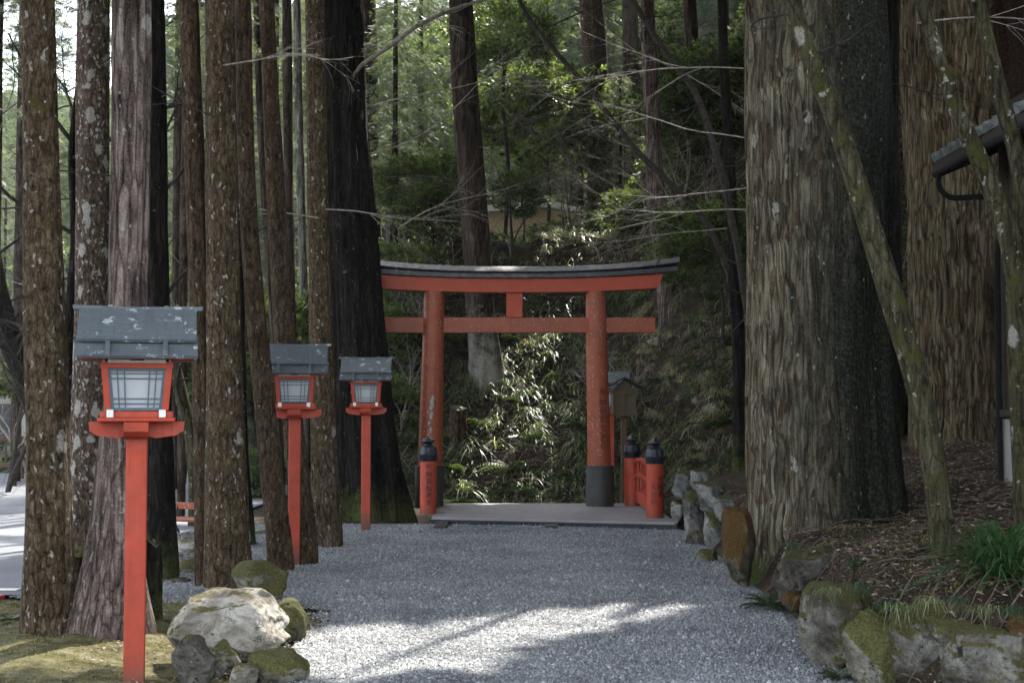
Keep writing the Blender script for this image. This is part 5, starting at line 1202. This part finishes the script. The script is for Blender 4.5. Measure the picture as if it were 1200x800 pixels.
diag([(418, 200, 0), (422, 78, 0), (452, 58, 0), (490, 30, 0), (540, 8, 0), (590, -6, 0)], (5, 5, 5, 5, 4, 3), 20.2, 'long lit bare limb reaching right from the huge black cedar top', 'twig_pale', 8, 6, .6)
for i, (px, py, Y, dx, dz, L, r, m, lab) in enumerate([
  (892, 212, 12.7, -1, -.02, 1.45, .0065, 'twig_pale', 'pale bare twigs reaching left from the giant cedar, upper spray'),
  (892, 240, 12.7, -1, .10, 1.3, .0065, 'twig_pale', 'pale bare twigs reaching left from the giant cedar, lower spray'),
  (892, 158, 12.7, -1, .10, 1.6, .0075, 'twig_pale', 'pale bare twigs high left of the giant cedar'),
  (892, 75, 12.7, -1, .12, 1.7, .0075, 'twig_pale', 'pale bare twigs at the top left of the giant cedar'),
  (858, 262, 17.5, -1, .15, 1.8, .0075, 'twig_pale', 'thin pale branch crossing the dark stems left of the giant cedar'),
  (1080, 20, 11., 1, .06, 1.6, .008, 'twig_pale', 'pale twigs crossing the top of the second giant cedar')]):
    bare(px, py, Y, dx, dz, L, r, 2, 5, m, lab, 30 + i, spread=.35, curl=.1, name='bare_branch', cat='branch')
for i, (px, py, Y, dx, dz, L, r, m, lab) in enumerate([
  (470, 262, 25, .6, .5, 2.2, .012, 'twig_pale', 'pale twigs fanning over the left end of the gate roof'),
  (440, 175, 20.4, 1, .05, 2.4, .011, 'twig_pale', 'thin bare twigs reaching right from the huge black cedar, lower spray'),
  (436, 120, 20.4, 1, .12, 2.2, .011, 'twig_pale', 'thin bare twigs reaching right from the huge black cedar, upper spray'),
  (560, 170, 25, 1, .2, 2.2, .012, 'twig_dark', 'dark twigs reaching right from the straight trunk behind the gate'),
  (538, 210, 25, -1, .1, 2.2, .012, 'twig_dark', 'dark twigs reaching left from the straight trunk behind the gate'),
  (700, 130, 27, -1, -.1, 2.6, .014, 'twig_dark', 'dark twigs between the two dark diagonal stems'),
  (760, 60, 22, 1, -.3, 2.6, .013, 'twig_pale', 'pale twigs at the top between the diagonal stems and the giant cedar'),
  (640, 30, 22, 1, -.15, 3.0, .014, 'twig_dark', 'dark twigs hanging at the top above the gate'),
  (372, 60, 15.3, -1, .1, 1.7, .010, 'twig_pale', 'pale twigs arching left from the upright trunk by the far lantern, high'),
  (372, 250, 15.3, -1, .3, 1.3, .009, 'twig_pale', 'pale twigs arching left from the upright trunk by the far lantern, low'),
  (380, 240, 15.3, 1, -.2, 1.5, .009, 'twig_pale', 'pale twigs in front of the huge black cedar'),
  (258, 70, 11.8, 1, .1, 1.1, .008, 'twig_pale', 'pale twigs reaching right from the spotted trunk behind the boulder'),
  (250, 130, 11.8, -1, .3, 1.1, .008, 'twig_dark', 'dark twigs reaching left from the spotted trunk behind the boulder'),
  (150, 200, 9.6, -1, .4, .9, .008, 'twig_dark', 'dark twigs reaching left from the stringy grey trunk'),
  (48, 120, 9.5, -1, .1, .6, .006, 'twig_pale', 'pale twig reaching left from the leftmost big trunk'),
  (112, 70, 15, 1, .3, 1.6, .010, 'twig_dark', 'dark twigs reaching right from the white lichened trunk'),
  (1040, 90, 12.9, 1, .0, 1.2, .008, 'twig_dark', 'dark twigs right of the giant cedar')]):
    bare(px, py, Y, dx, dz, L, r, 2 if L < 1.2 else 3, 5, m, lab, 130 + i, spread=.45, curl=.14, name='bare_branch', cat='branch')
for i, (px, Y, L, r, st, m, lab) in enumerate([
  (600, 27.5, 2.6, .04, 2, 'twig_dark', 'thin crooked bare tree in front of the beige house wall'),
  (470, 25.5, 1.6, .0075, 7, 'twig_pale', 'pale bare shrub at the left end of the gate roof'),
  (500, 26, 1.5, .012, 6, 'twig_pale', 'pale tangled shrub above the left half of the gate roof'),
  (668, 29, 1.7, .014, 6, 'twig_dark', 'dark bare saplings in front of the beige house wall'),
  (735, 27, 1.6, .0075, 5, 'twig_pale', 'pale bare shrub above the right half of the gate roof'),
  (700, 24.6, 1.1, .014, 6, 'twig_pale', 'pale tangle of bare twigs right behind the right pillar'),
  (745, 24.0, 1.1, .016, 6, 'twig_pale', 'sunlit tangled roots and twigs above the wooden box lantern'),
  (800, 26.5, 2.2, .014, 6, 'twig_pale', 'pale bare shrub under the right end of the gate roof'),
  (830, 25, 2.0, .014, 6, 'twig_pale', 'bare shrub in the dappled light beside the thin black trunk'),
  (470, 24., 1.4, .010, 6, 'twig_pale', 'bare shrub left of the left pillar'),
  (90, 22, 3.4, .035, 2, 'twig_dark', 'dark bare tree behind the leftmost trunks'),
  (150, 26, 4.5, .045, 2, 'twig_dark', 'dark bare tree at the back of the car park behind the front lantern'),
  (200, 24, 4.0, .035, 2, 'twig_dark', 'dark bare tree right of the stringy grey trunk'),
  (10, 26, 4.5, .05, 2, 'twig_dark', 'spreading bare tree at the left edge'),
  (40, 30, 5.0, .04, 3, 'twig_pale', 'pale bare tree glowing in the light behind the leftmost trunk'),
  (110, 31, 5.0, .04, 3, 'twig_pale', 'pale bare tree glowing in the light behind the white lichened trunk'),
  (215, 30, 5.0, .04, 3, 'twig_pale', 'pale bare tree glowing in the light right of the stringy grey trunk'),
  (310, 29, 4.5, .04, 3, 'twig_pale', 'pale bare tree glowing in the light behind the leaning trunks'),
  (1060, 22, 3.5, .03, 2, 'twig_dark', 'dark bare tree between the two giant cedars'),
  ]):
    bare(px, None, Y, .1 if i % 2 else -.15, 1., L, r, 3 if r > .03 else 2, 6 if r > .03 else 5, m, lab, 60 + i, stems=st, name='bare_tree' if r > .02 else 'bare_shrub', cat='tree' if r > .02 else 'shrub')


# ------------------------------------------------------------ thin valley air
def air():
    t = bpy.data.materials.new('pale air'); t.use_nodes = True; n = t.node_tree; n.nodes.remove(n.nodes['Principled BSDF'])
    v = n.nodes.new('ShaderNodeVolumePrincipled'); v.inputs['Density'].default_value = .0003; v.inputs['Color'].default_value = (.92, .94, .95, 1); v.inputs['Anisotropy'].default_value = .2
    n.links.new(v.outputs[0], n.nodes['Material Output'].inputs['Volume'])
    o = MB().box((0, 60, 29), (340, 262, 64)).build('haze', t); tag(o, kind='stuff')
air()

# ------------------------------------------------------------ labels that would repeat get their place from left to right
seen = {}
for o in bpy.data.objects:
    if o.get('label') and o.get('group'): seen.setdefault(o['label'], []).append(o)
for lab, os_ in seen.items():
    if 2 <= len(os_) <= 4:
        os_.sort(key=lambda o: o.location[0] / o.location[1])
        for o, wd_ in zip(os_, {2: ('left one', 'right one'), 3: ('left one', 'middle one', 'right one'), 4: ('leftmost', 'second from left', 'second from right', 'rightmost')}[len(os_)]):
            if len(lab.split()) + len(wd_.split()) <= 16: o['label'] = lab + ', ' + wd_
